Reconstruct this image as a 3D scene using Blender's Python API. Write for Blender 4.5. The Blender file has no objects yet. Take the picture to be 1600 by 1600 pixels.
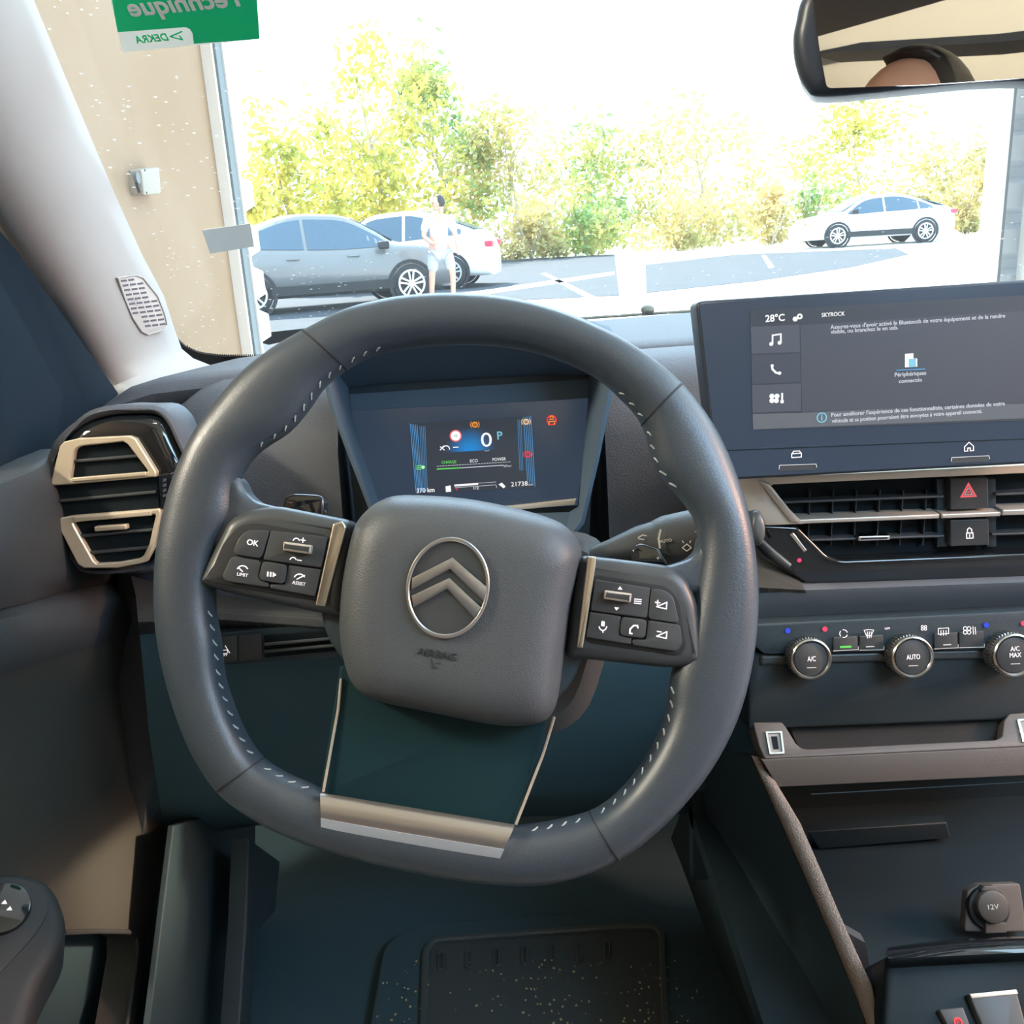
import bpy, bmesh, math, random
from mathutils import Vector, Matrix
from mathutils.geometry import tessellate_polygon
random.seed(7)
S = bpy.context.scene
COL = S.collection
PI = math.pi
V = Vector
def R(a): return math.radians(a)

# ------------------------------------------------------------------ camera
F = 1480.0
CAM = V((0.0, 0.0, 1.22))
PITCH, ROLL = R(16.9), R(3.3)
MC = Matrix.Rotation(PI / 2 - PITCH, 3, 'X') @ Matrix.Rotation(-ROLL, 3, 'Z')
cd = bpy.data.cameras.new('camera')
cam = bpy.data.objects.new('camera', cd)
COL.objects.link(cam)
cam.matrix_world = Matrix.Translation(CAM) @ MC.to_4x4()
cd.sensor_fit = 'HORIZONTAL'
cd.sensor_width = 36.0
cd.lens = 36.0 * F / 1600.0
cd.clip_start = 0.02
cd.clip_end = 400
S.camera = cam

# ------------------------------------------------------------------ world, sun, fill lights, exposure
w = bpy.data.worlds.new('sky')
S.world = w
w.use_nodes = True
bg = w.node_tree.nodes['Background']
bg.inputs[0].default_value = (0.60, 0.80, 1.0, 1)
bg.inputs[1].default_value = 2.4
def lamp(name, kind, loc, tgt, energy, color, size=1.0, size_y=None):
    l = bpy.data.lights.new(name, kind)
    l.energy = energy
    l.color = color
    if kind == 'AREA':
        l.shape = 'RECTANGLE'
        l.size = size
        l.size_y = size_y or size
    if kind == 'SUN':
        l.angle = R(1.0)
    o = bpy.data.objects.new(name, l)
    COL.objects.link(o)
    o.location = loc
    o.rotation_euler = (V(tgt) - V(loc)).to_track_quat('-Z', 'Y').to_euler()
    return o
lamp('sun', 'SUN', (-9, 22, 25), (0, 0, 0), 7.0, (1.0, 0.95, 0.86))
lamp('fill_front', 'AREA', (0.3, 3.9, 3.3), (0.2, 0.9, 1.0), 55, (0.50, 0.74, 1.0), 3.0, 0.8)  # added fill near the opening, puts blue-white light on wheel and pad tops
lamp('fill_left', 'AREA', (-1.40, 0.30, 1.75), (-0.1, 0.55, 1.0), 62, (1.0, 0.92, 0.74), 0.35, 0.5)  # added warm fill standing in for daylight from the left side
lamp('fill_right', 'AREA', (2.35, 0.25, 1.75), (0.2, 0.6, 0.95), 30, (1.0, 0.55, 0.36), 0.4, 0.5)  # added orange fill for the warm edge on the right of the rim
lamp('fill_cool', 'AREA', (2.2, 1.0, 2.6), (0.2, 0.8, 0.7), 40, (0.55, 0.80, 1.0), 2.0, 1.6)  # added bluish fill to cool the cabin light
lamp('cabin_fill', 'AREA', (0.68, 0.14, 1.50), (0.10, 0.75, 0.80), 3.0, (0.42, 0.70, 1.0), 0.34, 0.3)  # added fill under the roof, lifts the dark cabin parts
sp0 = lamp('door_fill_spot', 'SPOT', (1.9, 0.42, 1.55), (-0.40, 0.765, 0.66), 240, (1.0, 0.80, 0.55))  # added spot that makes the bright patch on the lower door
sp0.data.spot_size = R(6); sp0.data.spot_blend = 1.0; sp0.data.shadow_soft_size = 0.06
lamp('lining_fill', 'AREA', (0.3, -0.9, 3.0), (0.2, -0.7, 1.6), 40, (1.0, 0.96, 0.88), 1.2, 1.2)  # added fill shining through the lining so it looks bright in the mirror
S.view_settings.view_transform = 'Standard'
S.view_settings.look = 'None'
S.view_settings.gamma = 1.0
EXPO = 1.15
S.view_settings.exposure = EXPO
S.view_settings.use_curve_mapping = False
S.cycles.max_bounces = 7
S.cycles.diffuse_bounces = 3
S.cycles.glossy_bounces = 3
S.cycles.transmission_bounces = 4
S.cycles.transparent_max_bounces = 12
S.cycles.sample_clamp_indirect = 6.0
S.cycles.caustics_reflective = False
S.cycles.caustics_refractive = False

# ------------------------------------------------------------------ materials; bluish haze is put into the dark cabin colours
MAT = {}
def mat(name, col, rough=0.5, metal=0.0, bump=None, spec=0.5, emit=None, es=1.0, var=None, coat=0.0, trans=0.0):
    m = bpy.data.materials.new(name)
    m.use_nodes = True
    nt = m.node_tree
    b = nt.nodes['Principled BSDF']
    b.inputs['Base Color'].default_value = (*col, 1)
    b.inputs['Roughness'].default_value = rough
    b.inputs['Metallic'].default_value = metal
    b.inputs['Specular IOR Level'].default_value = spec
    b.inputs['Coat Weight'].default_value = coat
    if emit:
        b.inputs['Emission Color'].default_value = (*emit, 1)
        b.inputs['Emission Strength'].default_value = es / 2 ** EXPO
    tc = nt.nodes.new('ShaderNodeTexCoord')
    if var:                                    # (colour2, scale)
        n = nt.nodes.new('ShaderNodeTexNoise')
        n.inputs['Scale'].default_value = var[1]
        n.inputs['Detail'].default_value = 5
        nt.links.new(tc.outputs['Object'], n.inputs['Vector'])
        r = nt.nodes.new('ShaderNodeValToRGB')
        r.color_ramp.elements[0].position = 0.35
        r.color_ramp.elements[1].position = 0.65
        r.color_ramp.elements[0].color = (*col, 1)
        r.color_ramp.elements[1].color = (*var[0], 1)
        nt.links.new(n.outputs['Fac'], r.inputs[0])
        nt.links.new(r.outputs[0], b.inputs['Base Color'])
    if bump:                                   # (scale, strength, distance[, kind])
        if len(bump) > 3 and bump[3] == 'voronoi':
            n = nt.nodes.new('ShaderNodeTexVoronoi')
            o = n.outputs['Distance']
        elif len(bump) > 3 and bump[3] == 'wave':
            n = nt.nodes.new('ShaderNodeTexWave')
            n.bands_direction = 'DIAGONAL'
            o = n.outputs['Fac']
        else:
            n = nt.nodes.new('ShaderNodeTexNoise')
            n.inputs['Detail'].default_value = 3
            o = n.outputs['Fac']
        n.inputs['Scale'].default_value = bump[0]
        nt.links.new(tc.outputs['Object'], n.inputs['Vector'])
        bp = nt.nodes.new('ShaderNodeBump')
        bp.inputs['Strength'].default_value = bump[1]
        bp.inputs['Distance'].default_value = bump[2]
        nt.links.new(o, bp.inputs['Height'])
        nt.links.new(bp.outputs[0], b.inputs['Normal'])
    MAT[name] = m
    return m
mat('leather', (0.040, 0.056, 0.074), 0.40, bump=(900, 0.12, 0.0006, 'voronoi'), spec=0.8)
mat('leather_pad', (0.078, 0.088, 0.098), 0.45, bump=(1100, 0.25, 0.0006, 'voronoi'))
mat('seam_black', (0.012, 0.014, 0.016), 0.6)
mat('thread', (0.42, 0.46, 0.48), 0.7)
mat('plastic', (0.055, 0.062, 0.068), 0.5, bump=(800, 0.15, 0.0005, 'voronoi'))
mat('plastic_dark', (0.026, 0.044, 0.056), 0.55, bump=(700, 0.15, 0.0005, 'voronoi'))
mat('fascia_mat', (0.13, 0.15, 0.175), 0.45)
mat('hood_mat', (0.095, 0.14, 0.19), 0.7, spec=0.2)  # lighter and bluer to carry the veil of haze
mat('plastic_footwell', (0.050, 0.115, 0.150), 0.7)  # teal tint paints the haze over the dark footwell
mat('panel_smooth', (0.060, 0.066, 0.070), 0.38)
mat('button', (0.050, 0.054, 0.058), 0.45)
mat('gloss_black', (0.010, 0.013, 0.016), 0.06, coat=0.6)
mat('cluster_glass', (0.018, 0.026, 0.038), 0.22, emit=(0.05, 0.075, 0.12), es=0.55)
mat('silver', (0.62, 0.60, 0.56), 0.28, 1.0)
mat('satin_silver', (0.62, 0.56, 0.48), 0.38, 0.45)
mat('highlight_silver', (0.62, 0.68, 0.76), 0.35, 0.3)  # bluish white that paints a reflection on the wheel plate
mat('plate_silver', (0.42, 0.40, 0.37), 0.3, 0.8)
mat('letter_white', (0.95, 0.92, 0.82), 0.6)
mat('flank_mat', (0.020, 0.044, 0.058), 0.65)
mat('chrome', (0.80, 0.80, 0.80), 0.1, 1.0)
mat('emblem_metal', (0.42, 0.43, 0.44), 0.3, 0.9)
mat('emblem_dark', (0.055, 0.062, 0.066), 0.35)
mat('dash', (0.070, 0.078, 0.095), 0.55, bump=(650, 0.35, 0.0008, 'voronoi'))
mat('dash_weave', (0.075, 0.075, 0.072), 0.5, bump=(420, 0.8, 0.0012, 'wave'))
mat('pillar_fabric', (0.37, 0.375, 0.37), 0.75, bump=(900, 0.15, 0.0004))
mat('rubber', (0.018, 0.020, 0.022), 0.7)
mat('void', (0.008, 0.014, 0.018), 0.8, spec=0.2)
mat('mat_rubber', (0.070, 0.088, 0.092), 0.6, bump=(300, 0.2, 0.001))
mat('dark_satin', (0.010, 0.018, 0.022), 0.4, spec=0.12)
mat('strip_silver', (0.60, 0.57, 0.50), 0.22, 0.95)
mat('carpet', (0.048, 0.095, 0.120), 0.95, bump=(900, 0.5, 0.001))
mat('crumb', (0.65, 0.5, 0.3), 0.6)
mat('icon_white', (0.7, 0.68, 0.7), 0.5, emit=(1.0, 0.88, 0.93), es=0.62)
mat('icon_soft', (0.6, 0.6, 0.6), 0.5, emit=(0.9, 0.86, 0.84), es=0.25)
mat('print_dark', (0.025, 0.03, 0.032), 0.7)
mat('paint_print', (0.6, 0.6, 0.58), 0.6)
def em(name, c, s=1.0): mat(name, (0.01, 0.01, 0.01), 0.5, emit=c, es=s)
em('lit_white', (1, 1, 1), 1.0)
em('lit_grey', (0.72, 0.75, 0.82), 0.9)
em('lit_blue', (0.10, 0.42, 0.85), 0.9)
em('lit_cyan', (0.22, 0.62, 0.80), 1.0)
em('lit_green', (0.15, 0.75, 0.12), 1.0)
em('lit_lime', (0.55, 1.0, 0.35), 1.0)
em('lit_orange', (1.0, 0.35, 0.03), 1.0)
em('lit_amber', (1.0, 0.62, 0.32), 1.0)
em('lit_red', (1.0, 0.02, 0.03), 1.0)
em('lit_pinkred', (0.95, 0.05, 0.16), 1.0)
em('lit_deepblue', (0.01, 0.06, 0.85), 1.0)
em('lit_signred', (0.95, 0.12, 0.14), 0.9)
em('screen_base', (0.072, 0.085, 0.115), 0.75)
em('screen_side', (0.060, 0.075, 0.110), 0.75)
em('screen_tab', (0.085, 0.100, 0.135), 0.8)
em('screen_foot', (0.135, 0.150, 0.175), 0.9)
em('screen_dark', (0.045, 0.060, 0.085), 0.6)
mat('beige_wall', (0.262, 0.168, 0.090), 0.8, var=((0.285, 0.190, 0.112), 2.0), bump=(60, 0.15, 0.002))
mat('white_trim', (0.80, 0.80, 0.78), 0.5)
mat('seal_grey', (0.12, 0.15, 0.16), 0.6)
mat('white_cladding', (0.62, 0.66, 0.70), 0.4, 0.0)
mat('garage_floor', (0.35, 0.35, 0.34), 0.7, var=((0.27, 0.27, 0.27), 1.2))
mat('concrete', (0.72, 0.70, 0.66), 0.9, var=((0.60, 0.59, 0.57), 0.8))
mat('asphalt', (0.028, 0.036, 0.046), 0.9, var=((0.036, 0.046, 0.058), 1.5))
mat('white_line', (0.8, 0.8, 0.8), 0.8)
mat('silver_paint', (0.15, 0.155, 0.155), 0.32, 0.15, coat=0.5)
mat('white_paint', (0.82, 0.82, 0.82), 0.3, coat=0.5)
mat('car_glass', (0.05, 0.09, 0.13), 0.08)
mat('tail_red', (0.7, 0.03, 0.06), 0.3, emit=(0.8, 0.02, 0.08), es=0.4)
mat('alloy', (0.7, 0.7, 0.7), 0.35, 0.7)
mat('bark', (0.45, 0.38, 0.26), 0.9, bump=(20, 0.5, 0.02))
mat('skin', (0.50, 0.27, 0.19), 0.5)
mat('hair', (0.018, 0.014, 0.013), 0.45, bump=(300, 0.5, 0.001))
mat('white_cloth', (0.8, 0.78, 0.75), 0.8)
mat('dark_cloth', (0.05, 0.06, 0.08), 0.8)
mat('grey_cloth', (0.35, 0.35, 0.38), 0.8)
mat('box_white', (0.30, 0.27, 0.22), 0.5)
mat('mirror', (0.88, 0.90, 0.92), 0.01, 1.0)
mat('mirror_shell', (0.030, 0.040, 0.058), 0.35)

mat('weave_dark', (0.035, 0.038, 0.04), 0.6, bump=(420, 0.8, 0.0012, 'wave'))
mat('tray_brown', (0.115, 0.100, 0.090), 0.5, bump=(900, 0.15, 0.0005, 'voronoi'))
mat('cap_brown', (0.075, 0.068, 0.062), 0.5)
mat('strip_weave', (0.20, 0.16, 0.13), 0.5, bump=(700, 0.6, 0.0008, 'voronoi'))
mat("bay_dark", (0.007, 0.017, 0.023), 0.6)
mat('pale_gold', (0.72, 0.62, 0.46), 0.32, 0.35)
mat('grille_grey', (0.50, 0.50, 0.48), 0.7)
mat('grille_slot', (0.10, 0.09, 0.12), 0.8)
mat('door_blue', (0.008, 0.015, 0.024), 0.9, spec=0.1)
mat('door_blue2', (0.011, 0.019, 0.029), 0.9, spec=0.1)
mat('door_pad', (0.040, 0.043, 0.047), 0.6, bump=(700, 0.2, 0.0006, 'voronoi'))
mat('door_skin', (0.055, 0.055, 0.050), 0.6, bump=(800, 0.25, 0.0006, 'voronoi'))
mat('armrest_mat', (0.026, 0.028, 0.029), 0.65)
mat('wiper_mat', (0.10, 0.12, 0.11), 0.6)
def glow_mat():
    m = mat('blue_glow', (0.01, 0.01, 0.01), 0.5, emit=(0, 0, 0), es=1.0)
    nt = m.node_tree
    tc = nt.nodes.new('ShaderNodeTexCoord'); ln = nt.nodes.new('ShaderNodeVectorMath'); ln.operation = 'LENGTH'
    r = nt.nodes.new('ShaderNodeMapRange'); r.inputs[1].default_value = 0.0; r.inputs[2].default_value = 0.026; r.inputs[3].default_value = 1.0; r.inputs[4].default_value = 0.0
    r.interpolation_type = 'SMOOTHSTEP'
    cr = nt.nodes.new('ShaderNodeMix'); cr.data_type = 'RGBA'
    cr.inputs[6].default_value = (0.045 * .6, 0.060 * .6, 0.085 * .6, 1); cr.inputs[7].default_value = (0.0, 0.25, 0.70, 1)
    nt.links.new(tc.outputs['Object'], ln.inputs[0]); nt.links.new(ln.outputs['Value'], r.inputs[0]); nt.links.new(r.outputs[0], cr.inputs[0])
    nt.links.new(cr.outputs[2], nt.nodes['Principled BSDF'].inputs['Emission Color'])
glow_mat()
mat('web_black', (0.014, 0.040, 0.048), 0.35, spec=0.1)

def leaf_mat(name, c1, c2):
    m = bpy.data.materials.new(name)
    m.use_nodes = True
    nt = m.node_tree
    nt.nodes.clear()
    out = nt.nodes.new('ShaderNodeOutputMaterial')
    d = nt.nodes.new('ShaderNodeBsdfDiffuse')
    t = nt.nodes.new('ShaderNodeBsdfTranslucent')
    mx = nt.nodes.new('ShaderNodeMixShader')
    mx.inputs[0].default_value = 0.45
    tc = nt.nodes.new('ShaderNodeTexCoord')
    n = nt.nodes.new('ShaderNodeTexNoise')
    n.inputs['Scale'].default_value = 0.9
    n.inputs['Detail'].default_value = 4
    r = nt.nodes.new('ShaderNodeValToRGB')
    r.color_ramp.elements[0].position = 0.38
    r.color_ramp.elements[1].position = 0.62
    r.color_ramp.elements[0].color = (*c1, 1)
    r.color_ramp.elements[1].color = (*c2, 1)
    L = nt.links.new
    L(tc.outputs['Object'], n.inputs['Vector'])
    L(n.outputs['Fac'], r.inputs[0])
    L(r.outputs[0], d.inputs[0])
    L(r.outputs[0], t.inputs[0])
    L(d.outputs[0], mx.inputs[1])
    L(t.outputs[0], mx.inputs[2])
    L(mx.outputs[0], out.inputs[0])
    MAT[name] = m
leaf_mat('leaf_yellow', (0.66, 0.54, 0.13), (0.33, 0.35, 0.08))
leaf_mat('leaf_green', (0.22, 0.34, 0.12), (0.58, 0.53, 0.18))
leaf_mat('leaf_ochre', (0.62, 0.48, 0.21), (0.40, 0.38, 0.15))

def film_mat(name, c):
    m = bpy.data.materials.new(name)
    m.use_nodes = True
    nt = m.node_tree
    nt.nodes.clear()
    out = nt.nodes.new('ShaderNodeOutputMaterial')
    d = nt.nodes.new('ShaderNodeBsdfDiffuse'); t = nt.nodes.new('ShaderNodeBsdfTranslucent')
    mx = nt.nodes.new('ShaderNodeMixShader'); mx.inputs[0].default_value = 0.5
    d.inputs[0].default_value = (*c, 1); t.inputs[0].default_value = (*c, 1)
    nt.links.new(d.outputs[0], mx.inputs[1]); nt.links.new(t.outputs[0], mx.inputs[2]); nt.links.new(mx.outputs[0], out.inputs[0])
    MAT[name] = m
mat('sticker_green', (0.0, 0.78, 0.27), 0.5)
film_mat('sticker_white', (0.86, 0.84, 0.78))
film_mat('sticker_grey', (0.72, 0.72, 0.70))

film_mat('headliner', (0.82, 0.77, 0.66))

def glass_mat():
    m = bpy.data.materials.new('windscreen_glass')
    m.use_nodes = True
    nt = m.node_tree
    nt.nodes.clear()
    L = nt.links.new
    out = nt.nodes.new('ShaderNodeOutputMaterial')
    tr = nt.nodes.new('ShaderNodeBsdfTransparent')
    tr.inputs[0].default_value = (0.96, 0.985, 0.98, 1)
    gl = nt.nodes.new('ShaderNodeBsdfGlossy')
    gl.inputs['Roughness'].default_value = 0.02
    m1 = nt.nodes.new('ShaderNodeMixShader')
    m1.inputs[0].default_value = 0.035
    L(tr.outputs[0], m1.inputs[1])
    L(gl.outputs[0], m1.inputs[2])
    # dried spots and dust on the glass
    tl = nt.nodes.new('ShaderNodeBsdfTranslucent')
    tl.inputs[0].default_value = (0.95, 0.95, 0.92, 1)
    df = nt.nodes.new('ShaderNodeBsdfDiffuse')
    df.inputs[0].default_value = (0.9, 0.9, 0.88, 1)
    md = nt.nodes.new('ShaderNodeMixShader')
    md.inputs[0].default_value = 0.5
    L(tl.outputs[0], md.inputs[1])
    L(df.outputs[0], md.inputs[2])
    tc = nt.nodes.new('ShaderNodeTexCoord')
    mp = nt.nodes.new('ShaderNodeMapping')
    mp.inputs['Scale'].default_value = (1.0, 1.6, 1.0)
    mp.inputs['Rotation'].default_value = (0, 0, 0.7)
    vo = nt.nodes.new('ShaderNodeTexVoronoi')
    vo.inputs['Scale'].default_value = 95
    L(tc.outputs['Object'], mp.inputs[0])
    L(mp.outputs[0], vo.inputs['Vector'])
    sub = nt.nodes.new('ShaderNodeMath')        # random size per cell
    sub.operation = 'MULTIPLY_ADD'
    sub.inputs[1].default_value = 0.40
    sub.inputs[2].default_value = -0.19
    sep = nt.nodes.new('ShaderNodeSeparateColor')
    L(vo.outputs['Color'], sep.inputs[0])
    L(sep.outputs[0], sub.inputs[0])
    lt = nt.nodes.new('ShaderNodeMath')
    lt.operation = 'LESS_THAN'
    L(vo.outputs['Distance'], lt.inputs[0])
    L(sub.outputs[0], lt.inputs[1])
    n2 = nt.nodes.new('ShaderNodeTexNoise')
    n2.inputs['Scale'].default_value = 9
    L(tc.outputs['Object'], n2.inputs['Vector'])
    g2 = nt.nodes.new('ShaderNodeMath')
    g2.operation = 'GREATER_THAN'
    g2.inputs[1].default_value = 0.46
    L(n2.outputs['Fac'], g2.inputs[0])
    mu = nt.nodes.new('ShaderNodeMath')
    mu.operation = 'MULTIPLY'
    L(lt.outputs[0], mu.inputs[0])
    L(g2.outputs[0], mu.inputs[1])
    m2 = nt.nodes.new('ShaderNodeMath')
    m2.operation = 'MULTIPLY_ADD'
    m2.inputs[1].default_value = 0.5
    m2.inputs[2].default_value = 0.02
    L(mu.outputs[0], m2.inputs[0])
    mx = nt.nodes.new('ShaderNodeMixShader')
    L(m2.outputs[0], mx.inputs[0])
    L(m1.outputs[0], mx.inputs[1])
    L(md.outputs[0], mx.inputs[2])
    L(mx.outputs[0], out.inputs[0])
    MAT['windscreen_glass'] = m
glass_mat()

# ------------------------------------------------------------------ helpers
WL = {}
def tag(o, label=None, cat=None, group=None, kind=None):
    if label: o['label'] = label
    if cat: o['category'] = cat
    if group: o['group'] = group
    if kind: o['kind'] = kind
    return o
def thing(name, label, cat, loc=(0, 0, 0), rotz=0.0, group=None):
    o = bpy.data.objects.new(name, None)
    COL.objects.link(o)
    o.location = loc
    o.rotation_euler = (0, 0, rotz)
    o.empty_display_size = 0.05
    WL[o] = V(loc)
    return tag(o, label, cat, group)

def ray(px, py):
    return (MC @ V(((px - 800) / F, -(py - 800) / F, -1.0))).normalized()
class PL:
    """a flat working plane with its own axes u, v and outward normal n"""
    def __init__(s, o, n, up=(0, 0, 1), spin=0.0):
        s.o = V(o); s.n = V(n).normalized()
        s.u = V(up).cross(s.n).normalized()
        s.v = s.n.cross(s.u)
        if spin:
            c, k = math.cos(spin), math.sin(spin)
            s.u, s.v = s.u * c + s.v * k, s.v * c - s.u * k
    def hit(s, px, py, w=0.0):
        d = ray(px, py)
        t = ((s.o + s.n * w) - CAM).dot(s.n) / d.dot(s.n)
        return CAM + d * t
    def uv(s, px, py, w=0.0):
        h = s.hit(px, py, w) - s.o
        return (h.dot(s.u), h.dot(s.v))
    def uvs(s, pts, w=0.0): return [s.uv(x, y, w) for x, y in pts]
    def P(s, u, v, w=0.0): return s.o + s.u * u + s.v * v + s.n * w

def yplane(Y): return PL((0, Y, 1), (0, -1, 0))
def xplane(X): return PL((X, 0, 1), (1, 0, 0))
def zplane(Z): return PL((0, 0, Z), (0, 0, 1), up=(0, 1, 0))
def tplane(px, py, Y, tilt):
    """plane facing the driver through a pixel at forward distance Y, leaning back by tilt degrees"""
    d = ray(px, py)
    return PL(CAM + d * (Y / d.y), (0, -math.cos(R(tilt)), math.sin(R(tilt))))

def area2(p):
    return sum(p[i - 1][0] * p[i][1] - p[i][0] * p[i - 1][1] for i in range(len(p))) / 2
def rnd(pts, r, n=5):
    """round the corners of a 2D polygon"""
    out = []
    N = len(pts)
    for i in range(N):
        a, b, c = V(pts[i - 1]), V(pts[i]), V(pts[(i + 1) % N])
        rr = r[i] if isinstance(r, (list, tuple)) else r
        d1, d2 = a - b, c - b
        l1, l2 = d1.length, d2.length
        if rr <= 0 or l1 < 1e-7 or l2 < 1e-7:
            out.append(tuple(b)); continue
        k = min(rr, l1 * 0.48, l2 * 0.48)
        p, q = b + d1 / l1 * k, b + d2 / l2 * k
        for j in range(n + 1):
            t = j / n
            out.append(tuple(p * (1 - t) ** 2 + b * 2 * t * (1 - t) + q * t * t))
    return out
def inset(pts, d):
    """offset a polygon inward by d"""
    s = 1 if area2(pts) > 0 else -1
    out = []
    N = len(pts)
    for i in range(N):
        a, b, c = V(pts[i - 1]), V(pts[i]), V(pts[(i + 1) % N])
        e1, e2 = (b - a), (c - b)
        if e1.length < 1e-9: e1 = e2
        if e2.length < 1e-9: e2 = e1
        e1, e2 = e1.normalized(), e2.normalized()
        n1, n2 = V((-e1.y, e1.x)) * s, V((-e2.y, e2.x)) * s
        m = n1 + n2
        if m.length < 1e-4: m = n1
        m = m.normalized()
        k = 1 / max(0.5, m.dot(n1))
        out.append(tuple(b + m * d * k))
    for it in range(4):                        # collapse edges that flipped over
        for i in range(N):
            j = (i + 1) % N
            e = V(pts[j]) - V(pts[i]); f = V(out[j]) - V(out[i])
            if e.dot(f) < 0 and f.length > 1e-9:
                mid_ = tuple((V(out[i]) + V(out[j])) / 2)
                out[i] = mid_; out[j] = mid_
    return out
def spline(pts, n=6, closed=True):
    out = []
    N = len(pts)
    D = len(pts[0])
    rngs = range(N) if closed else range(N - 1)
    for i in rngs:
        g = lambda k: pts[(i + k) % N] if closed else pts[max(0, min(N - 1, i + k))]
        p0, p1, p2, p3 = g(-1), g(0), g(1), g(2)
        for j in range(n):
            t = j / n
            out.append(tuple(0.5 * (2 * p1[k] + (p2[k] - p0[k]) * t + (2 * p0[k] - 5 * p1[k] + 4 * p2[k] - p3[k]) * t * t
                                    + (3 * p1[k] - p0[k] - 3 * p2[k] + p3[k]) * t ** 3) for k in range(D)))
    if not closed: out.append(tuple(pts[-1]))
    return out
def circ(c, r, n=32, ry=None, a0=0.0):
    ry = ry or r
    return [(c[0] + r * math.cos(a0 + 2 * PI * i / n), c[1] + ry * math.sin(a0 + 2 * PI * i / n)) for i in range(n)]

class MB:
    def __init__(s): s.v = []; s.f = []
    def add(s, vs, fs):
        k = len(s.v)
        s.v += [V(p) for p in vs]
        s.f += [tuple(i + k for i in f) for f in fs]
        return s
    def loft(s, rings, closed=True, cap0=True, cap1=True):
        n = len(rings[0]); vs = [p for r in rings for p in r]; fs = []
        for i in range(len(rings) - 1):
            for j in range(n if closed else n - 1):
                a, b = i * n + j, i * n + (j + 1) % n
                fs.append((a, b, b + n, a + n))
        for on, k in ((cap0, 0), (cap1, len(rings) - 1)):
            if not on: continue
            idx = [k * n + j for j in range(n)]
            if n > 6:
                keep = []
                for i in idx:
                    if not keep or (V(vs[i]) - V(vs[keep[-1]])).length > 2e-6: keep.append(i)
                if len(keep) > 3 and (V(vs[keep[0]]) - V(vs[keep[-1]])).length < 2e-6: keep.pop()
                tris = tessellate_polygon([[V(vs[i]) for i in keep]]) if len(keep) > 4 else []
                if tris:
                    fs += [tuple(keep[q] for q in t) for t in tris]
                    continue
            fs.append(tuple(idx))
        return s.add(vs, fs)
    def prism(s, pl, pts, w0, w1, b=0.0, steps=3):
        """polygon pts (u, v) extruded from w0 to w1 with rounded front edges"""
        rings = [[pl.P(u, v, w0) for u, v in pts]]
        if b > 0:
            sg = 1 if w1 > w0 else -1
            rings.append([pl.P(u, v, w1 - sg * b) for u, v in pts])
            for k in range(1, steps + 1):
                a = PI / 2 * k / steps
                q = inset(pts, b * (1 - math.cos(a)))
                rings.append([pl.P(u, v, w1 - sg * b * (1 - math.sin(a))) for u, v in q])
        else:
            rings.append([pl.P(u, v, w1) for u, v in pts])
        return s.loft(rings)
    def frame(s, pl, outer, inner, w0, w1, b=0.0, wi=None):
        """ring between two polygons with equal vertex count"""
        n = len(outer)
        wi = w1 if wi is None else wi
        rings = [[pl.P(u, v, w0) for u, v in outer], [pl.P(u, v, w1 - b) for u, v in outer]]
        if b > 0: rings.append([pl.P(u, v, w1) for u, v in inset(outer, b)])
        if b > 0: rings.append([pl.P(u, v, wi) for u, v in inset(inner, -b)])
        rings += [[pl.P(u, v, wi - b) for u, v in inner], [pl.P(u, v, w0) for u, v in inner]]
        vs = [p for r in rings for p in r]; fs = []; m = len(rings)
        for i in range(m):
            for j in range(n):
                a, c = i * n + j, i * n + (j + 1) % n
                a2, c2 = ((i + 1) % m) * n + j, ((i + 1) % m) * n + (j + 1) % n
                fs.append((a, c, c2, a2))
        return s.add(vs, fs)
    def dome(s, pl, pts, w0, w1, p=3.0, q=2.0, steps=12, side=None, cen=None):
        cx = sum(a[0] for a in pts) / len(pts); cy = sum(a[1] for a in pts) / len(pts)
        if cen: cx, cy = cen
        rings = []
        if side is not None: rings.append([pl.P(u, v, side) for u, v in pts])
        for k in range(steps):
            f = 1 - (k / steps) ** 1.6
            z = w0 + (w1 - w0) * (max(0, 1 - f ** p)) ** (1 / q)
            rings.append([pl.P(cx + (u - cx) * f, cy + (v - cy) * f, z) for u, v in pts])
        n = len(pts)
        s.loft(rings, cap1=False)
        k = len(s.v); s.v.append(pl.P(cx, cy, w1))
        base = k - n
        for j in range(n): s.f.append((base + j, base + (j + 1) % n, k))
        return s
    def stroke(s, pl, pts, wd, w0=0.0, h=0.0004, closed=False):
        """flat ribbon along a 2D polyline"""
        P2 = [V(p) for p in pts]
        N = len(P2)
        for i in range(N if closed else N - 1):
            a, b = P2[i], P2[(i + 1) % N]
            d = b - a
            if d.length < 1e-7: continue
            d.normalize()
            m = V((-d.y, d.x)) * wd / 2
            e = d * wd * 0.35
            q = [a - e + m, a - e - m, b + e - m, b + e + m]
            s.prism(pl, [tuple(x) for x in q], w0, w0 + h)
        return s
    def tube(s, pts, r, n=10, cap=True):
        pts = [V(p) for p in pts]
        rings = []
        ref = None
        for i, p in enumerate(pts):
            t = (pts[min(i + 1, len(pts) - 1)] - pts[max(i - 1, 0)]).normalized()
            if ref is None:
                ref = t.orthogonal().normalized()
            ref = (ref - t * ref.dot(t)).normalized()
            bb = t.cross(ref)
            rr = r[i] if isinstance(r, (list, tuple)) else r
            rings.append([p + (ref * math.cos(2 * PI * j / n) + bb * math.sin(2 * PI * j / n)) * rr for j in range(n)])
        return s.loft(rings, cap0=cap, cap1=cap)
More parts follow.
